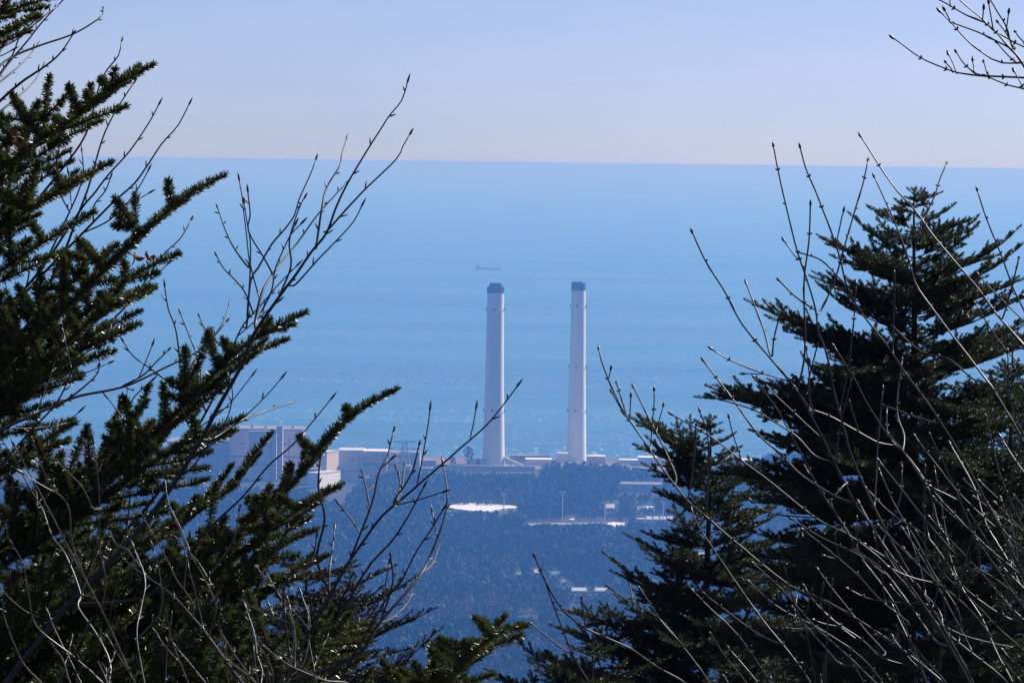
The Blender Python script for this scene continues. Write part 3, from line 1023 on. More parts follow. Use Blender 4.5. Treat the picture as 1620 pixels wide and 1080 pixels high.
def library(kind, L, n, dens, ln, wd, mats, **kw):
    out = []
    for i in range(n):
        f = Fir(seed=int(L * 1000) + i * 17 + len(kind), **kw)
        f.grow(f.axis(np.zeros(3), np.array([1, 0, -0.06 - 0.12 * L * 0.5]), L, np.array([0, 0, 1.0])), np.array([0, 0, 1.0]), 0)
        main_tip = f.segs[-1][1]
        # chord from the base to the tip of the main axis
        mt = f.tip if hasattr(f, 'tip') else None
        b = f.finish(dens, ln, wd)
        NQ[0] += sum(len(x) for x in b.q)
        out.append((b.mesh('branch', mats), L))
    LIB[(kind, L)] = out


for L in (0.25, 0.5, 0.8, 1.2, 1.7):
    library('fir', L, 3, 1100, 0.018, 0.0032, ['bark', 'needle_far'], il=0.105, ratio=0.60, maxorder=2 if L < 0.4 else 3, maxlat=0.55, upturn=0.45, dorsal=0.4, fine=0.03, age=0.42)
for L in (0.6, 1.0, 1.5):
    library('near', L, 3, 2400, 0.0145, 0.0021, ['bark', 'needle'], il=0.12, ratio=0.56, maxorder=2, maxlat=0.3, upturn=0.4, dorsal=0.45, fine=0.045, ang=(30, 52))
for L in (0.35, 0.7, 1.1):
    library('hemlock', L, 3, 800, 0.012, 0.002, ['twig', 'hemlock'], il=0.06, ratio=0.5, maxorder=3, maxlat=0.3, upturn=0.15, dorsal=0.2, fine=0.025, ang=(35, 60))
print('library quads', NQ[0])


def place(kind, start, tip, root, roll=0.0, r=random):
    """Put a library bough from start to tip (world points) under root."""
    ch = np.asarray(tip, float) - np.asarray(start, float)
    L = float(np.linalg.norm(ch))
    key = min((k for k in LIB if k[0] == kind), key=lambda k: abs(math.log(k[1] / L)))
    me, L0 = r.choice(LIB[key])
    X_ = ch / L
    Y_ = unit(np.cross(np.array([0, 0, 1.0]), X_))
    Z_ = np.cross(X_, Y_)
    Y2 = math.cos(roll) * Y_ + math.sin(roll) * Z_
    Z2 = np.cross(X_, Y2)
    s = L / L0
    s2 = min(1.35, max(0.75, s))
    ro = np.array(root.location)
    p_ = np.asarray(start) - ro
    o_ = bpy.data.objects.new('branch', me)
    COL.objects.link(o_)
    o_.parent = root
    o_.matrix_local = Matrix(((X_[0] * s, Y2[0] * s2, Z2[0] * s2, p_[0]), (X_[1] * s, Y2[1] * s2, Z2[1] * s2, p_[1]), (X_[2] * s, Y2[2] * s2, Z2[2] * s2, p_[2]), (0, 0, 0, 1)))
    return o_


def conifer(name, label, tx, top, D, kind, tips, spread, maxr, nrand, group, lean=0.0, ybot=1250, k_top=0.55, k_low=0.34, seed=1, step=46, leader=True, trunk_r=0.055):
    """A conifer whose leader ends at (tx, top): TIPS are boughs seen in outline (tip x, tip y, depth offset); random boughs fill the other directions."""
    r = random.Random(seed)
    mpp = D / FPX
    ptop = P(tx, top, D)
    gx_, gy_ = ptop[0], ptop[1]
    base = np.array([gx_, gy_, gz(gx_, gy_)])
    root = thing(name, label, 'tree', tuple(base), group=group)
    ro = np.array(root.location)
    n = 26
    pts = []
    for i in range(n):
        f = (i / (n - 1)) ** 0.6
        z = base[2] - 0.3 + (ptop[2] - base[2] + 0.3) * f
        pts.append((gx_ + 0.012 * math.sin(z * 1.7), gy_ + 0.012 * math.cos(z * 2.1), z))
    pts = np.array(pts)
    rr = 0.003 + (ptop[2] - pts[:, 2]) * 0.0175
    g = MB()
    g.tube(pts - ro, rr, 9)
    g.build('trunk', 'bark', root, smooth=True)

    def on_trunk(y):
        return P(tx, min(y, 2400), D)
    ny_ = 0
    for x, y, dz in tips:
        dx = abs(x - tx)
        k = np.interp(y, [top, top + 350], [k_top, k_low])
        place(kind, on_trunk(max(top + 12, y + k * dx)), P(x, y, D + dz), root, r.uniform(-0.25, 0.25), r)
    y = top + 30
    i = 0
    while y < ybot and nrand > 0:
        m = nrand if y > top + 60 else 4
        for j in range(m):
            if r.random() < 0.1:
                continue
            az = 2 * math.pi * (j + r.uniform(-0.3, 0.3)) / m + i * 0.9
            rd = min(maxr, spread * (y - top + 12) * mpp) * r.uniform(0.75, 1.08)
            rise = rd * np.interp(y, [top, top + 350], [k_top, k_low - 0.2]) * r.uniform(0.7, 1.2)
            if leader and math.sin(az) < -0.25 and top + 130 < y < top + 290 and tx > 1400 and D < 30:
                continue
            s_ = on_trunk(y + r.uniform(-8, 8))
            place(kind, s_, s_ + np.array([math.cos(az) * rd, math.sin(az) * rd, rise]), root, r.uniform(-0.3, 0.3), r)
        y += step * r.uniform(0.85, 1.15)
        i += 1
    if leader:
        f = Fir(seed=seed, maxorder=0)
        f.grow(np.linspace(on_trunk(top + 34) - ro, ptop - ro, 8), np.array([1.0, 0, 0]), 0)
        for ax in range(5):
            a_ = ax * 1.256 + 0.4
            d_ = np.array([math.cos(a_), math.sin(a_), 0.75])
            f.grow(f.axis(on_trunk(top + 14) - ro, d_, 0.07, d_), np.array([0, 0, 1.0]), 0)
        f.finish(520, 0.018, 0.003).build('leader', ['bark', 'needle_far'], root)
    return root


T1 = [(1440, 312, 0.0), (1468, 308, 0.0), (1373, 324, -.1), (1417, 322, .2), (1513, 322, 0), (1535, 336, .2), (1332, 349, 0), (1557, 352, .1), (1559, 366, -.3), (1302, 362, -.15), (1296, 379, .25), (1620, 366, .1), (1640, 384, -.2),
      (1282, 428, .1), (1288, 458, -.3), (1178, 468, .1), (1330, 400, -.5), (1580, 430, .4), (1660, 440, -.2), (1230, 505, .5), (1700, 470, .2), (1138, 560, .2), (1115, 597, -.2), (1205, 560, -.7), (1300, 540, -.9), (1640, 520, -.7), (1207, 680, .3), (1190, 640, -.5), (1205, 716, -.3),
      (1240, 740, .2), (1260, 640, .9), (1180, 800, .2), (1720, 560, .3), (1160, 880, .1), (1210, 860, -.6), (1150, 960, .3)]
conifer('fir_tree', 'big dark young fir on the right with layered boughs and pointed top', 1449, 296, 28.0, 'fir', T1, 0.95, 1.35, 4, 'firs below the viewpoint', seed=3, ybot=1190, step=58)
T2 = [(1000, 668, .0), (1012, 702, .1), (1028, 676, -.1), (1046, 706, .1), (1020, 726, .2), (1062, 738, -.1), (1214, 764, .3), (1236, 806, .1), (1255, 838, -.2), (960, 905, .1), (1080, 690, 0), (1165, 684, 0.1), (1068, 705, .1), (1172, 702, -.1), (985, 652, 0.1), (1005, 690, .3), (1035, 768, -.1), (1050, 720, 0.4), (1185, 745, .2), (1200, 770, 0), (1225, 792, -.2), (1062, 832, .2), (945, 882, 0), (985, 852, .2), (1000, 905, -.3), (870, 978, .1), (960, 950, .4),
      (1240, 860, .2), (905, 1010, -.2), (1020, 960, -.5), (850, 1025, .2), (1180, 900, -.6)]
conifer('fir_tree', 'small dark fir whose top ends below the skyline, left of the big fir', 1122, 655, 31.0, 'fir', T2, 0.62, 1.0, 4, 'firs below the viewpoint', seed=5, ybot=1240, k_low=0.42)
conifer('fir_tree', 'dark fir at the right edge behind the big fir', 1600, 520, 36.0, 'fir', [(1500, 640, 0.), (1470, 760, 0)], 0.75, 1.9, 4, 'firs below the viewpoint', seed=8, ybot=1250)
conifer('fir_tree', 'dark fir filling the bottom right corner behind bare stems', 1330, 850, 33.0, 'fir', [(1250, 940, 0.)], 0.9, 1.6, 5, 'firs below the viewpoint', seed=9, ybot=1240)
conifer('fir_tree', 'low fir crown at the bottom edge right of centre', 940, 1015, 30.0, 'fir', [(835, 1035, 0), (800, 1012, 0.2)], 1.3, 1.3, 7, 'firs below the viewpoint', seed=10, ybot=1260)
# fine needled conifer low on the left
conifer('hemlock_tree', 'fine needled brownish conifer low on the left with drooping sprays', 480, 880, 17.0, 'hemlock', [(622, 880, 0), (655, 905, .2), (684, 940, .1), (716, 1000, 0), (640, 960, -.3), (690, 1010, -.2), (575, 870, .2), (545, 880, -.3), (600, 920, -.5), (670, 1040, 0), (720, 1035, .3)], 0.9, 0.6, 6, None, seed=12, ybot=1250, k_top=0.62, k_low=0.5, leader=False, step=40)
# fir behind the near boughs at the left
conifer('fir_tree', 'dense dark fir behind the near boughs at the lower left', 110, 800, 14.5, 'near', [(330, 900, 0)], 1.2, 0.9, 5, 'firs at the left', seed=14, ybot=1250, k_top=0.6, k_low=0.5, leader=False, step=60)

# the near fir at the left: its trunk stands outside the frame
D0 = 9.2
tb = P(-420, 540, 9.6)
root = thing('fir_tree', 'near fir at the left edge with long needled boughs rising to the right', 'tree', (tb[0], tb[1], gz(tb[0], tb[1])), group='firs at the left')
NF = np.array(root.location)
g = MB()
zz = np.linspace(NF[2] - 0.3, H + 1.5, 24)
g.tube(np.stack([0 * zz + tb[0] + 0.02 * np.sin(zz), 0 * zz + tb[1], zz], 1) - NF, np.linspace(0.13, 0.02, 24), 10)
g.build('trunk', 'bark', root, smooth=True)
BOUGHS = [   # each from tip to base, photograph points; last number: depth at the tip
    ([(62, 26), (20, 45), (-60, 95), (-200, 190), (-420, 330)], 9.0),
    ([(96, -6), (40, 8), (-40, 40), (-200, 120), (-420, 260)], 9.3),
    ([(243, 104), (190, 130), (150, 162), (110, 192), (60, 222), (0, 268), (-120, 345), (-420, 520)], 9.0),
    ([(160, 192), (110, 215), (50, 255), (-20, 300), (-150, 380), (-420, 540)], 9.5),
    ([(177, 258), (120, 286), (60, 322), (0, 360), (-110, 430), (-420, 600)], 9.0),
    ([(115, 256), (70, 280), (10, 330), (-80, 400), (-420, 590)], 9.6),
    ([(150, 335), (90, 370), (20, 415), (-100, 500), (-420, 690)], 9.2),
    ([(356, 278), (300, 306), (268, 332), (232, 362), (190, 402), (140, 452), (70, 520), (0, 580), (-120, 670), (-420, 840)], 9.0),
    ([(284, 402), (240, 420), (200, 442), (150, 480), (80, 545), (-60, 650), (-420, 850)], 9.25),
    ([(238, 454), (190, 478), (140, 510), (60, 580), (-80, 690), (-420, 880)], 8.8),
    ([(140, 520), (100, 545), (40, 600), (-60, 680), (-420, 900)], 9.4),
    ([(118, 560), (70, 590), (10, 640), (-100, 720), (-420, 920)], 9.0),
    ([(485, 495), (430, 520), (385, 548), (345, 585), (300, 632), (240, 690), (170, 745), (80, 810), (-60, 900), (-420, 1080)], 9.0),
    ([(455, 538), (410, 556), (365, 585), (310, 640), (230, 715), (120, 800), (-80, 930), (-420, 1110)], 9.3),
    ([(386, 662), (340, 680), (285, 705), (220, 745), (130, 810), (-40, 920), (-420, 1130)], 8.9),
    ([(120, 670), (80, 690), (20, 730), (-60, 790), (-420, 1000)], 9.3),
    ([(628, 617), (582, 640), (540, 668), (508, 705), (488, 735), (455, 775), (405, 820), (340, 870), (250, 930), (130, 1000), (-60, 1090), (-420, 1250)], 9.0),
    ([(430, 688), (398, 722), (372, 765), (320, 805), (250, 855), (150, 925), (0, 1020), (-420, 1240)], 9.2),
    ([(540, 768), (500, 788), (462, 812), (400, 860), (320, 920), (210, 990), (60, 1080), (-420, 1330)], 8.8),
    ([(500, 838), (455, 858), (400, 895), (320, 950), (200, 1030), (0, 1150), (-420, 1380)], 9.1),
    ([(517, 880), (465, 905), (410, 945), (330, 1005), (200, 1090), (-420, 1440)], 8.9),
    ([(590, 985), (530, 1000), (470, 1030), (380, 1080), (240, 1160), (-420, 1480)], 8.7),
    ([(752, 978), (775, 1000), (742, 1040), (690, 1085), (600, 1140), (300, 1270), (-420, 1560)], 8.6),
    ([(832, 990), (790, 1002), (748, 1032), (700, 1080), (610, 1135), (300, 1260), (-420, 1540)], 8.4),
    ([(700, 1015), (690, 1045), (660, 1085), (560, 1150), (300, 1250), (-420, 1500)], 8.8),
]
nq = 0
for i, (pl, dt) in enumerate(BOUGHS):
    n = len(pl)
    cumx = np.linspace(0, 1, n)
    w3 = np.array([P(x, y, dt + (9.6 - dt) * c_ ** 1.5) for (x, y), c_ in zip(pl, cumx)])[::-1]
    ax = catmull(w3 - NF, 0.03)
    T = unit(ax[-1] - ax[len(ax) // 2])
    rl = random.uniform(-0.4, 0.4)
    S = unit(np.cross(T, np.array([0, 0, 1.0])))
    U = np.cross(S, T)
    upv = math.cos(rl) * U + math.sin(rl) * S
    f = Fir(seed=100 + i, il=0.125, ratio=0.52, maxorder=2, maxlat=0.22, upturn=0.5, dorsal=0.4, age=0.9, fine=0.045, ang=(30, 52))
    if i >= 22:
        f.dorsal, f.maxlat = 0.1, 0.12
    f.grow(ax, upv, 0)
    b = f.finish(3300, 0.0145, 0.0020)
    nq += sum(len(x) for x in b.q)
    o = b.build('branch', ['bark', 'needle'], root)
print('near fir quads', nq)
# boughs of the same fir that fill the lower left
r = random.Random(21)
for i in range(26):
    x = r.uniform(-40, 430)
    y = r.uniform(np.interp(x, [-40, 120, 430], [640, 740, 900]), 1120)
    ln = r.uniform(420, 800)
    an = rad(r.uniform(24, 44))
    d_ = r.uniform(8.4, 10.6)
    place('near', P(x - ln * math.cos(an), y + ln * math.sin(an), 9.6 + r.uniform(-0.5, 0.5)), P(x, y, d_), root, r.uniform(-0.7, 0.7), r)
for i in range(2):
    x = r.uniform(-80, 20)
    y = r.uniform(200, 640)
    ln = r.uniform(380, 600)
    an = rad(r.uniform(24, 40))
    place('near', P(x - ln * math.cos(an), y + ln * math.sin(an), 9.6), P(x, y, r.uniform(8.7, 10.4)), root, r.uniform(-0.7, 0.7), r)


# ------------------------------------------------------------------ bare shrubs
def spindle(mb, p, d, L, r, m):
    mb.tube(np.array([p, p + d * L * 0.3, p + d * L * 0.65, p + d * L]), [r * 0.5, r, r * 0.75, r * 0.1], 6, m)


class Shrub:
    def __init__(self, name, label, cat, lines, D, basepx, mats, style, tip_r=0.0014, grow_r=0.0052, seed=0, side=1.0, rmax=0.006, spread=0.35, group=None, join=170, overhead=None):
        self.r = random.Random(seed)
        nr = np.random.default_rng(seed)
        b0 = P(*basepx, D)
        if overhead is None:
            base = np.array([b0[0], b0[1], gz(b0[0], b0[1])])
        else:
            base = np.array([overhead[0], overhead[1], gz(overhead[0], overhead[1])])
        self.root = thing(name, label, cat, tuple(base), group=group)
        ro = np.array(self.root.location)
        done = []                                      # (pixel points, depths)
        for ln in lines:
            ln = [tuple(map(float, q_)) for q_ in ln]
            ex, ey = ln[-1]
            tx_, ty_ = ex - ln[-2][0], ey - ln[-2][1]
            tl = math.hypot(tx_, ty_)
            tx_, ty_ = tx_ / tl, ty_ / tl
            off = ey > 1060 or ex < 4 or ex > 1616 or ey < 4
            best = None
            for pts_, ds_ in done:
                for (qx, qy), dd in zip(pts_, ds_):
                    dist = math.hypot(qx - ex, qy - ey)
                    cs = ((qx - ex) * tx_ + (qy - ey) * ty_) / dist if dist > 9 else 1.0
                    if cs < 0.72 or dist > join:
                        continue
                    c_ = dist * (1 + 3 * (1 - cs))
                    if best is None or c_ < best[0]:
                        best = (c_, qx, qy, dd)
            if not best and not off:
                n_ = 0
                while 0 < ex < 1620 and 0 < ey < 1085 and n_ < 12:
                    ex, ey = ex + tx_ * 110, ey + ty_ * 110
                    ty_ += 0.12
                    ln.append((ex, ey))
                    n_ += 1
                off = True
            root_end = None
            if best and not (off and best[0] > 25):
                ln.append((best[1], best[2]))
                dend = best[3]
            else:
                dend = D + self.r.uniform(-spread, spread)
                root_end = basepx if overhead is None else None
            dst = dend + self.r.uniform(-spread, spread)
            n = len(ln)
            ds = [dst + (dend - dst) * i / max(1, n - 1) for i in range(n)]
            w3 = [P(x, y, d_) for (x, y), d_ in zip(ln, ds)]
            if root_end is not None:
                e_ = w3[-1]
                drop = max(0.3, e_[2] - base[2])
                T_ = unit(w3[-1] - w3[-2])
                w3.append(e_ + T_ * 0.25 + np.array([0, 0, -0.08]))
                w3.append(w3[-1] * 0.5 + base * 0.5 + T_ * 0.1)
                w3.append(base + np.array([self.r.uniform(-.05, .05), self.r.uniform(-.05, .05), -0.05]))
            elif overhead is not None and not (best and best[0] <= 25):
                w3.append(np.array([overhead[0], overhead[1], overhead[2]]))
            # densify the pixel points so that later twigs can join anywhere along this stem
            dp, dd_ = [], []
            for i in range(n - 1):
                for t in np.linspace(0, 1, 9)[:-1]:
                    dp.append((ln[i][0] * (1 - t) + ln[i + 1][0] * t, ln[i][1] * (1 - t) + ln[i + 1][1] * t))
                    dd_.append(ds[i] * (1 - t) + ds[i + 1] * t)
            done.append((dp, dd_))
            w3 = np.array(w3)[::-1]
            fine_ = [w3[0]]
            for i in range(len(w3) - 1):
                m_ = max(1, int(np.linalg.norm(w3[i + 1] - w3[i]) / (0.09 * D / 9)))
                fine_ += [w3[i] + (w3[i + 1] - w3[i]) * (k_ + 1) / m_ for k_ in range(m_)]
            fine_ = np.array(fine_)
            fine_[1:-1] += nr.normal(size=(len(fine_) - 2, 3)) * (0.0012 if style == 'opp' else 0.0018) * D / 9
            c_ = catmull(fine_, 0.012 * D / 9)
            c_ = c_ + np.cumsum(nr.normal(size=c_.shape) * 0.00012, axis=0) * np.linspace(0, 1, len(c_))[:, None]
            self.stem(c_ - ro, mats, style, tip_r, grow_r, rmax, side)

    def stem(self, c_, mats, style, tip_r, grow_r, rmax, side, depth=0, mb=None):
        r = self.r
        top = mb is None
        mb = mb or MB()
        sl_ = np.linalg.norm(np.diff(c_, axis=0), axis=1)
        cum = np.concatenate([[0], np.cumsum(sl_)])
        L = cum[-1]
        ft = L - cum
        rr = np.minimum(rmax, tip_r + grow_r * np.minimum(ft, 1.0 * ft) ** 1.1)
        # swollen nodes
        node = 0.055 if style == 'alt' else 0.075
        if style == 'opp':
            rr = rr * (1 + 0.55 * np.exp(-((ft / node - np.round(ft / node)) * node / 0.0035) ** 2) * (ft > 0.02))
        mb.tube(c_, rr, 6, 0)
        T = unit(c_[-1] - c_[-3])
        spindle(mb, c_[-1] - T * 0.004, T, 0.021 if style == 'alt' else 0.012, 0.0022 if style == 'alt' else 0.0026, 1)
        s = node * r.uniform(0.5, 1.0)
        sgn = 1
        while s < min(L * 0.85, 1.1):
            i = max(1, min(len(c_) - 2, int(np.searchsorted(cum, L - s))))
            T = unit(c_[i + 1] - c_[i])
            V = unit(np.cross(T, np.array([r.uniform(-.5, .5), 1.0, r.uniform(-.5, .5)])))
            sides = (sgn,) if style == 'alt' else (1, -1)
            for sd_ in sides:
                d_ = unit(T * 0.9 + V * sd_ * 0.62 + np.array([0, r.uniform(-.35, .35), 0.12]))
                p_ = c_[i] + V * sd_ * rr[i] * 0.6
                x = r.random()
                if x < 0.16 * side and depth < 2 and s > 0.07:
                    ll = min(0.22, s * r.uniform(0.25, 0.6))
                    n = max(4, int(ll / 0.012))
                    q_ = [p_]
                    dd = d_
                    for k in range(n):
                        dd = unit(dd + np.array([0, 0, 0.03]) + np.array([r.gauss(0, .03), r.gauss(0, .03), r.gauss(0, .03)]))
                        q_.append(q_[-1] + dd * ll / n)
                    self.stem(np.array(q_), mats, style, tip_r * 0.9, grow_r * 0.8, rr[i] * 0.8, side, depth + 1, mb)
                elif x < (0.8 if style == 'alt' else 0.75) and s < 0.75:
                    if style == 'alt':
                        spindle(mb, p_, d_, r.uniform(0.009, 0.017), 0.0016, 1)
                    else:
                        spindle(mb, p_, unit(T + V * sd_ * 1.1), 0.0055, 0.0017, 1)
            sgn = -sgn
            s += node * r.uniform(0.6, 1.25)
        if top:
            mb.build('stem', mats, self.root, smooth=True)


_r = random.Random(5)


def tangle(n, region, ang, ln):
    out = []
    while len(out) < n:
        x, y = _r.uniform(*region[0]), _r.uniform(*region[1])
        if y < np.interp(x, region[2], region[3]):
            continue
        a_, l_ = rad(_r.uniform(*ang)), _r.uniform(*ln)
        k_ = _r.uniform(-0.25, 0.25)
        p_ = [(x, y)]
        for i in range(4):
            a_ += k_ / 4 + _r.uniform(-0.12, 0.12)
            p_.append((p_[-1][0] + math.cos(a_) * l_ / 4, p_[-1][1] + math.sin(a_) * l_ / 4))
        out.append(p_)
    return out


LEFT = [
    [(643, 128), (632, 157), (613, 180), (590, 217), (575, 247), (547, 290), (530, 327), (513, 367), (493, 397), (467, 433), (447, 458), (425, 490), (400, 532), (380, 572), (350, 630), (310, 705), (262, 780), (200, 858), (120, 940), (60, 1010), (0, 1090)],
    [(470, 420), (440, 450), (415, 480), (380, 522), (350, 602), (322, 657), (290, 715), (240, 790), (170, 870), (90, 960), (20, 1085)],
    [(648, 212), (640, 232), (625, 250), (580, 300), (547, 333), (517, 367)],
    [(548, 218), (542, 242), (537, 263), (518, 297), (510, 333), (500, 387)],
    [(547, 290), (507, 337), (473, 383), (447, 413), (430, 433), (413, 462), (402, 510)],
    [(572, 325), (557, 350), (533, 380), (500, 410), (467, 450)],
    [(499, 252), (492, 273), (473, 317), (463, 340), (447, 363), (430, 387), (410, 423), (397, 443), (392, 500)],
    [(482, 312), (470, 330), (457, 377), (460, 420), (445, 460)],
    [(467, 356), (437, 420), (427, 458), (412, 500)],
    [(393, 303), (395, 340), (400, 367), (417, 403), (430, 433)],
    [(387, 322), (390, 347), (397, 383), (395, 423), (393, 458), (390, 520)],
    [(343, 327), (355, 360), (370, 390), (392, 420)],
    [(342, 405), (353, 427), (370, 443), (387, 462), (398, 492)],
    [(260, 453), (267, 488), (278, 523), (283, 593), (286, 640)],
    [(285, 495), (299, 530), (315, 580), (318, 630)],
    [(355, 512), (317, 555), (260, 586), (197, 611), (120, 632), (53, 655), (0, 680)],
    [(315, 500), (327, 526), (348, 544)],
    [(362, 481), (352, 509), (327, 548), (299, 586), (290, 640)],
    [(195, 540), (211, 565), (239, 583), (257, 600)],
    [(266, 553), (246, 572), (225, 593), (197, 611)],
    [(457, 637), (413, 653), (383, 663), (340, 690)],
    [(523, 632), (500, 663), (460, 703), (427, 737), (380, 790), (320, 850), (240, 940)],
    [(363, 603), (370, 627), (360, 660), (333, 703), (300, 742)],
    [(302, 350), (288, 379), (253, 410), (211, 470), (179, 505), (141, 537), (106, 572), (63, 597), (0, 640)],
    [(174, 512), (165, 537), (123, 565), (106, 600), (84, 640), (40, 690)],
    [(157, 577), (148, 593), (123, 621), (90, 640)],
    [(169, 628), (190, 657), (205, 690)],
    [(240, 602), (215, 632), (205, 655)],
]
Shrub('bare_sapling', 'leafless sapling with pointed buds rising in front of the left fir boughs', 'tree', LEFT, 8.9, (-60, 1400), ['twig', 'bud'], 'alt', tip_r=0.0011, grow_r=0.0044, rmax=0.0068, seed=4, side=0.6)
UPLEFT = [
    [(163, 13), (157, 25), (115, 53), (63, 73), (20, 93), (-10, 115)],
    [(115, 53), (93, 85), (68, 105), (33, 130), (-10, 165)],
    [(68, 105), (53, 130), (27, 157), (-10, 190)],
    [(105, -8), (67, 30), (43, 63), (13, 97), (-10, 125)],
    [(64, 6), (33, 50), (20, 90), (-10, 130)],
    [(60, 70), (43, 90), (20, 113), (-10, 138)],
    [(90, 10), (62, 30), (30, 60), (-10, 85)],
    [(70, 14), (60, 30), (40, 45), (-10, 72)],
    [(195, 68), (192, 87), (173, 113), (163, 137), (150, 175), (130, 230), (60, 320), (-20, 420)],
    [(213, 132), (190, 163), (182, 183), (163, 217), (150, 260), (140, 293), (127, 333), (95, 420), (40, 520), (-20, 600)],
    [(253, 165), (238, 193), (207, 240), (177, 277), (147, 307), (127, 333), (60, 430), (-20, 520)],
    [(300, 167), (282, 200), (257, 233), (230, 267), (213, 293), (180, 323), (143, 357), (60, 445), (-20, 530)],
    [(176, 280), (165, 300), (150, 325)],
    [(130, 240), (133, 270), (120, 310), (80, 400)],
    [(90, 260), (97, 300), (110, 335)],
    [(28, 470), (20, 520), (-15, 560)],
    [(40, 380), (48, 440), (20, 500), (-15, 540)],
]
Shrub('bare_sapling', 'leafless sapling reaching in from the upper left edge against the sky', 'tree', UPLEFT, 9.6, (-260, 1300), ['twig', 'bud'], 'alt', tip_r=0.0013, grow_r=0.0045, rmax=0.006, seed=6, side=0.5)
MIDDLE = [
    [(820, 608), (800, 640), (770, 672), (740, 700), (700, 735), (645, 780), (605, 815), (575, 850), (550, 895), (520, 950), (480, 1020), (440, 1100)],
    [(702, 733), (708, 787), (700, 830), (680, 883), (663, 910), (637, 940), (600, 985), (560, 1040)],
    [(700, 803), (680, 830), (657, 870), (637, 913), (615, 945), (580, 1000), (540, 1070)],
    [(695, 863), (683, 890), (663, 910)],
    [(670, 770), (647, 813), (620, 853), (593, 887), (570, 920), (530, 980)],
    [(622, 683), (613, 723), (600, 747), (590, 793), (567, 853), (545, 905)],
    [(537, 798), (553, 820), (570, 845)],
    [(572, 747), (580, 780), (587, 807)],
    [(663, 703), (653, 747), (627, 793)],
    [(640, 735), (637, 770), (622, 800)],
    [(628, 740), (632, 765), (627, 795)],
    [(508, 720), (503, 770), (510, 820), (505, 885)],
    [(653, 920), (643, 950), (620, 980)],
    [(617, 880), (622, 925), (600, 985)],
    [(530, 835), (528, 870), (518, 900), (520, 950)],
    [(500, 850), (490, 880), (450, 930)],
]
Shrub('bare_shrub', 'leafless shrub with dark forked twigs low left of centre', 'shrub', MIDDLE, 8.2, (330, 1420), ['twig', 'bud'], 'alt', tip_r=0.0012, grow_r=0.0040, rmax=0.005, seed=16, side=0.45)
PALE = [
    [(23, 705), (56, 767), (88, 827), (110, 870)],
    [(46, 777), (63, 809), (81, 851), (102, 883), (127, 943), (122, 965), (151, 1006), (172, 1052), (169, 1090)],
    [(146, 700), (155, 753), (157, 795), (158, 869), (170, 920)],
    [(56, 711), (77, 763), (106, 802), (114, 858), (130, 900)],
    [(208, 862), (225, 911), (218, 960), (215, 1000), (230, 1090)],
    [(200, 890), (225, 908), (267, 939), (317, 988), (352, 1038), (380, 1074), (395, 1095)],
    [(281, 834), (302, 876), (324, 911), (340, 960)],
    [(-8, 772), (50, 774), (60, 800)],
    [(430, 920), (463, 980), (463, 1033), (440, 1090)],
    [(477, 940), (492, 990), (480, 1050)],
    [(20, 860), (38, 890), (45, 940), (60, 990)],
    [(243, 870), (252, 900), (258, 950), (253, 970)],
    [(380, 800), (375, 830), (365, 860)],
    [(262, 770), (270, 800), (285, 835), (300, 870)],
    [(95, 735), (130, 770), (148, 800)],
    [(390, 960), (400, 1000), (425, 1050), (430, 1090)],
    [(10, 960), (15, 985), (40, 1050), (75, 1090)],
    [(0, 690), (20, 720), (45, 770)],
]
PALE += tangle(22, ((0, 560), (740, 1075), (0, 300, 560), (740, 820, 1000)), (35, 85), (60, 170))
Shrub('bare_shrub', 'pale leafless shrub with crooked sunlit twigs before the lower left fir', 'shrub', PALE, 7.9, (120, 1450), ['pale_twig', 'grey_twig'], 'alt', tip_r=0.0009, grow_r=0.0026, rmax=0.0026, seed=26, side=0.7)

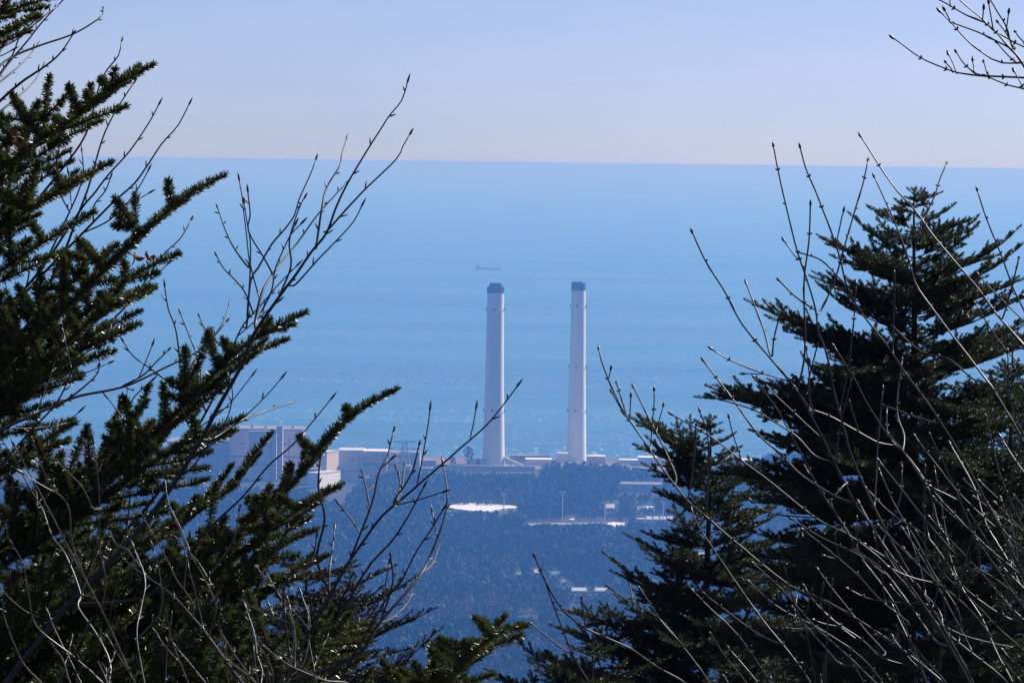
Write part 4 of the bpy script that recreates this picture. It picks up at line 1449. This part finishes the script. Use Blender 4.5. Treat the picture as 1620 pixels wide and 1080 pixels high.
RIGHT = [
    [(1362, 215), (1415, 292), (1447, 333), (1483, 380), (1523, 427), (1553, 463), (1580, 500), (1625, 556), (1700, 660)],
    [(1225, 226), (1240, 297), (1263, 397), (1272, 420), (1288, 483), (1298, 520), (1310, 560), (1322, 613), (1335, 667), (1352, 720), (1385, 800), (1425, 880), (1475, 960), (1540, 1080)],
    [(1267, 231), (1278, 266), (1292, 306), (1313, 360), (1330, 407), (1343, 453), (1363, 493), (1407, 547), (1437, 593), (1477, 647), (1523, 723), (1560, 790), (1600, 870), (1640, 950)],
    [(1097, 365), (1120, 412), (1148, 460), (1177, 511), (1220, 563), (1257, 610), (1287, 660), (1313, 713), (1335, 750), (1360, 800), (1377, 823), (1420, 895), (1480, 985), (1540, 1085)],
    [(1064, 654), (1127, 691), (1175, 727), (1217, 757), (1293, 817), (1353, 850), (1413, 900), (1447, 940), (1497, 997), (1577, 1062), (1600, 1090)],
    [(949, 551), (957, 579), (984, 644), (1021, 700), (1050, 741), (1086, 792), (1110, 812), (1170, 863), (1250, 925), (1313, 953), (1413, 1013), (1500, 1085)],
    [(1093, 800), (1107, 833), (1163, 920), (1213, 987), (1247, 1030), (1285, 1085)],
    [(1380, 280), (1398, 323), (1417, 363), (1433, 407), (1447, 447), (1467, 480), (1503, 530), (1547, 583), (1580, 630), (1630, 720)],
    [(1373, 253), (1363, 292), (1347, 347), (1337, 387), (1320, 447), (1297, 495)],
    [(1498, 259), (1487, 288), (1478, 313), (1460, 350)],
    [(1546, 302), (1563, 347), (1583, 403), (1603, 457), (1625, 510)],
    [(1612, 407), (1605, 433), (1587, 500)],
    [(1282, 323), (1280, 383), (1273, 450), (1272, 558), (1262, 612)],
    [(1240, 380), (1262, 410)],
    [(1232, 443), (1260, 473), (1288, 490)],
    [(1263, 399), (1300, 412), (1330, 440), (1345, 460)],
    [(1180, 447), (1195, 483), (1208, 523), (1218, 560)],
    [(1232, 505), (1225, 540), (1222, 562)],
    [(1112, 570), (1157, 630), (1183, 663), (1207, 693), (1237, 722), (1273, 755), (1330, 790)],
    [(1140, 632), (1190, 645), (1213, 660), (1260, 690), (1290, 720)],
    [(1000, 611), (1021, 650), (1050, 706), (1068, 750)],
    [(1107, 650), (1121, 700)],
    [(1101, 673), (1098, 724), (1089, 782)],
    [(975, 605), (990, 650)],
    [(967, 619), (984, 652)],
    [(843, 877), (858, 909), (876, 947), (896, 972), (926, 992), (987, 1020), (1012, 1036), (1040, 1055), (1090, 1085)],
    [(860, 912), (882, 966), (908, 1041), (935, 1085)],
    [(962, 929), (1001, 958), (1040, 979), (1076, 1019), (1125, 1085)],
    [(1012, 930), (1032, 960), (1048, 985), (1080, 1020)],
    [(919, 945), (925, 988)],
    [(997, 924), (1001, 955)],
    [(1277, 740), (1313, 793), (1343, 840), (1367, 883), (1400, 927), (1427, 973), (1470, 1085)],
    [(1403, 647), (1408, 690), (1440, 730), (1468, 773), (1483, 827), (1500, 870)],
    [(1480, 740), (1493, 827), (1503, 873), (1523, 927), (1553, 977), (1580, 1033), (1610, 1088)],
    [(1427, 740), (1423, 790), (1403, 840), (1398, 867), (1430, 920)],
    [(1370, 770), (1413, 813), (1470, 853), (1517, 923)],
    [(1232, 853), (1247, 920), (1262, 967), (1277, 1003), (1293, 1085)],
    [(1187, 790), (1223, 810), (1290, 820)],
    [(1250, 820), (1300, 850), (1360, 880), (1420, 920)],
    [(1340, 930), (1380, 947), (1443, 953)],
    [(1413, 517), (1457, 553), (1500, 568), (1540, 600)],
    [(1427, 570), (1420, 647), (1430, 690)],
    [(1397, 640), (1453, 660), (1490, 670)],
    [(1293, 547), (1277, 610), (1285, 650)],
    [(1193, 597), (1230, 650), (1250, 687), (1273, 727), (1293, 767), (1333, 830)],
    [(1320, 547), (1347, 593), (1373, 640), (1400, 680), (1427, 712), (1460, 760)],
    [(1280, 647), (1313, 657), (1357, 680), (1390, 700)],
    [(1315, 790), (1333, 770)],
    [(1095, 935), (1120, 960), (1170, 1010), (1220, 1085)],
    [(1128, 995), (1150, 1030), (1190, 1085)],
    [(1184, 920), (1230, 960), (1300, 1000), (1360, 1040), (1400, 1085)],
    [(1302, 925), (1303, 965), (1365, 1010), (1400, 1040)],
    [(1500, 700), (1540, 770), (1560, 830), (1600, 900), (1640, 990)],
    [(1520, 760), (1560, 800), (1590, 850), (1640, 890)],
    [(1450, 840), (1490, 900), (1530, 940), (1580, 990), (1640, 1050)],
    [(1550, 900), (1580, 920), (1630, 960)],
    [(1560, 660), (1580, 740), (1600, 800), (1640, 880)],
    [(1390, 730), (1440, 790), (1470, 830), (1510, 880)],
    [(1260, 945), (1258, 970), (1262, 985)],
    [(1595, 560), (1600, 640), (1640, 740)],
    [(1540, 480), (1580, 540), (1630, 600)],
    [(1350, 870), (1395, 900), (1440, 960), (1480, 1010)],
]
RIGHT += tangle(28, ((1130, 1620), (620, 1075), (1130, 1300, 1620), (960, 760, 560)), (38, 72), (90, 300))
Shrub('bare_shrub', 'tall leafless grey shrub with straight jointed stems before the right firs', 'shrub', RIGHT, 8.6, (1640, 1500), ['grey_twig', 'bud'], 'opp', tip_r=0.0013, grow_r=0.0016, rmax=0.0028, seed=36, side=0.8, spread=0.3, join=190)
OVER = [
    [(1412, 59), (1426, 70), (1457, 91), (1499, 110), (1515, 115), (1550, 118.5), (1580, 121), (1625, 123), (1720, 130)],
    [(1478, -4), (1503, 10), (1534, 26), (1558, 37), (1577, 53), (1593, 69), (1612, 92), (1640, 125), (1740, 190)],
    [(1513, -4), (1530, 11), (1555, 33), (1573, 47), (1599, 64), (1625, 75), (1740, 130)],
    [(1565, -4), (1578, 21), (1592, 44), (1601, 74), (1617, 98), (1650, 140), (1740, 200)],
    [(1487, 18), (1507, 37), (1533, 68), (1568, 93), (1587, 99), (1611, 101), (1640, 96)],
    [(1507, 37), (1548, 51), (1576, 64), (1601, 80)],
    [(1495.5, 98.5), (1506, 111)], [(1500, 85), (1507, 100), (1515, 115)], [(1512, 81), (1524, 101), (1541, 113), (1550, 118.5)], [(1539, 96), (1541, 114)], [(1556, 97), (1564, 119)],
    [(1558, 120), (1592, 133), (1625, 142), (1720, 170)],
    [(1604, 112), (1620, 141)],
    [(1564, 4), (1570, 44)], [(1596, 18.5), (1592, 44)], [(1556, 12.6), (1555.5, 32)], [(1494, 15), (1503, 32)], [(1576, 67), (1592, 86), (1608, 99)], [(1606, 50), (1612, 60), (1625, 70)], [(1502, -4), (1503, 9)], [(1578, 35), (1590, 50), (1601, 72)],
]
ov = P(1900, 330, 7.6)
tr_ = Shrub('bare_tree', 'leafless tree whose budded twigs hang into the upper right corner against the sky', 'tree', OVER, 7.6, (1900, 1400), ['twig', 'bud'], 'opp', tip_r=0.0010, grow_r=0.0040, rmax=0.0032, seed=46, side=0.15, spread=0.15, join=40, overhead=(ov[0], ov[1], ov[2])).root
mb = MB()
zz = np.linspace(-0.2, ov[2] - tr_.location[2] + 0.5, 14)
mb.tube(np.stack([0.45 + 0.05 * np.sin(zz * 1.3), 0.03 * np.cos(zz * 1.7), zz], 1), np.linspace(0.055, 0.018, 14), 9)
mb.tube([(0.47, 0.0, ov[2] - tr_.location[2] - 0.6), (0.25, 0, ov[2] - tr_.location[2] - 0.2), (0.0, 0, ov[2] - tr_.location[2])], [0.018, 0.012, 0.006], 8)
mb.build('trunk', 'twig', tr_, smooth=True)

# dry leaves snagged in the near fir
for px, py, d, lab in ((28, 218, 8.9, 'curled brown dry leaves snagged on the upper left fir bough'), (230, 405, 8.85, 'curled brown dry leaves snagged near the bough end over the sea')):
    c = P(px, py, d)
    root = thing('dry_leaf_cluster', lab, 'leaves', tuple(c))
    r = np.random.default_rng(int(px))
    for i in range(5):
        g = MB()
        a_ = unit(r.normal(size=3))
        b_ = unit(np.cross(a_, r.normal(size=3)))
        n_ = np.cross(a_, b_)
        o_ = r.normal(size=3) * 0.008
        rows = []
        for k in range(7):
            t = k / 6
            w_ = 0.0055 * math.sin(math.pi * min(0.97, t * 0.95 + 0.04)) ** 0.8
            for u in (-1, -0.4, 0.4, 1):
                rows.append(o_ + a_ * (t - 0.5) * 0.024 + b_ * u * w_ + n_ * (0.008 * (t - 0.5) ** 2 * 3 + 0.003 * abs(u)))
        q_ = [(k * 4 + j, k * 4 + j + 1, k * 4 + j + 5, k * 4 + j + 4) for k in range(6) for j in range(3)]
        g.add(rows, q_)
        g.build('leaf', 'dead_leaf', root, smooth=True)
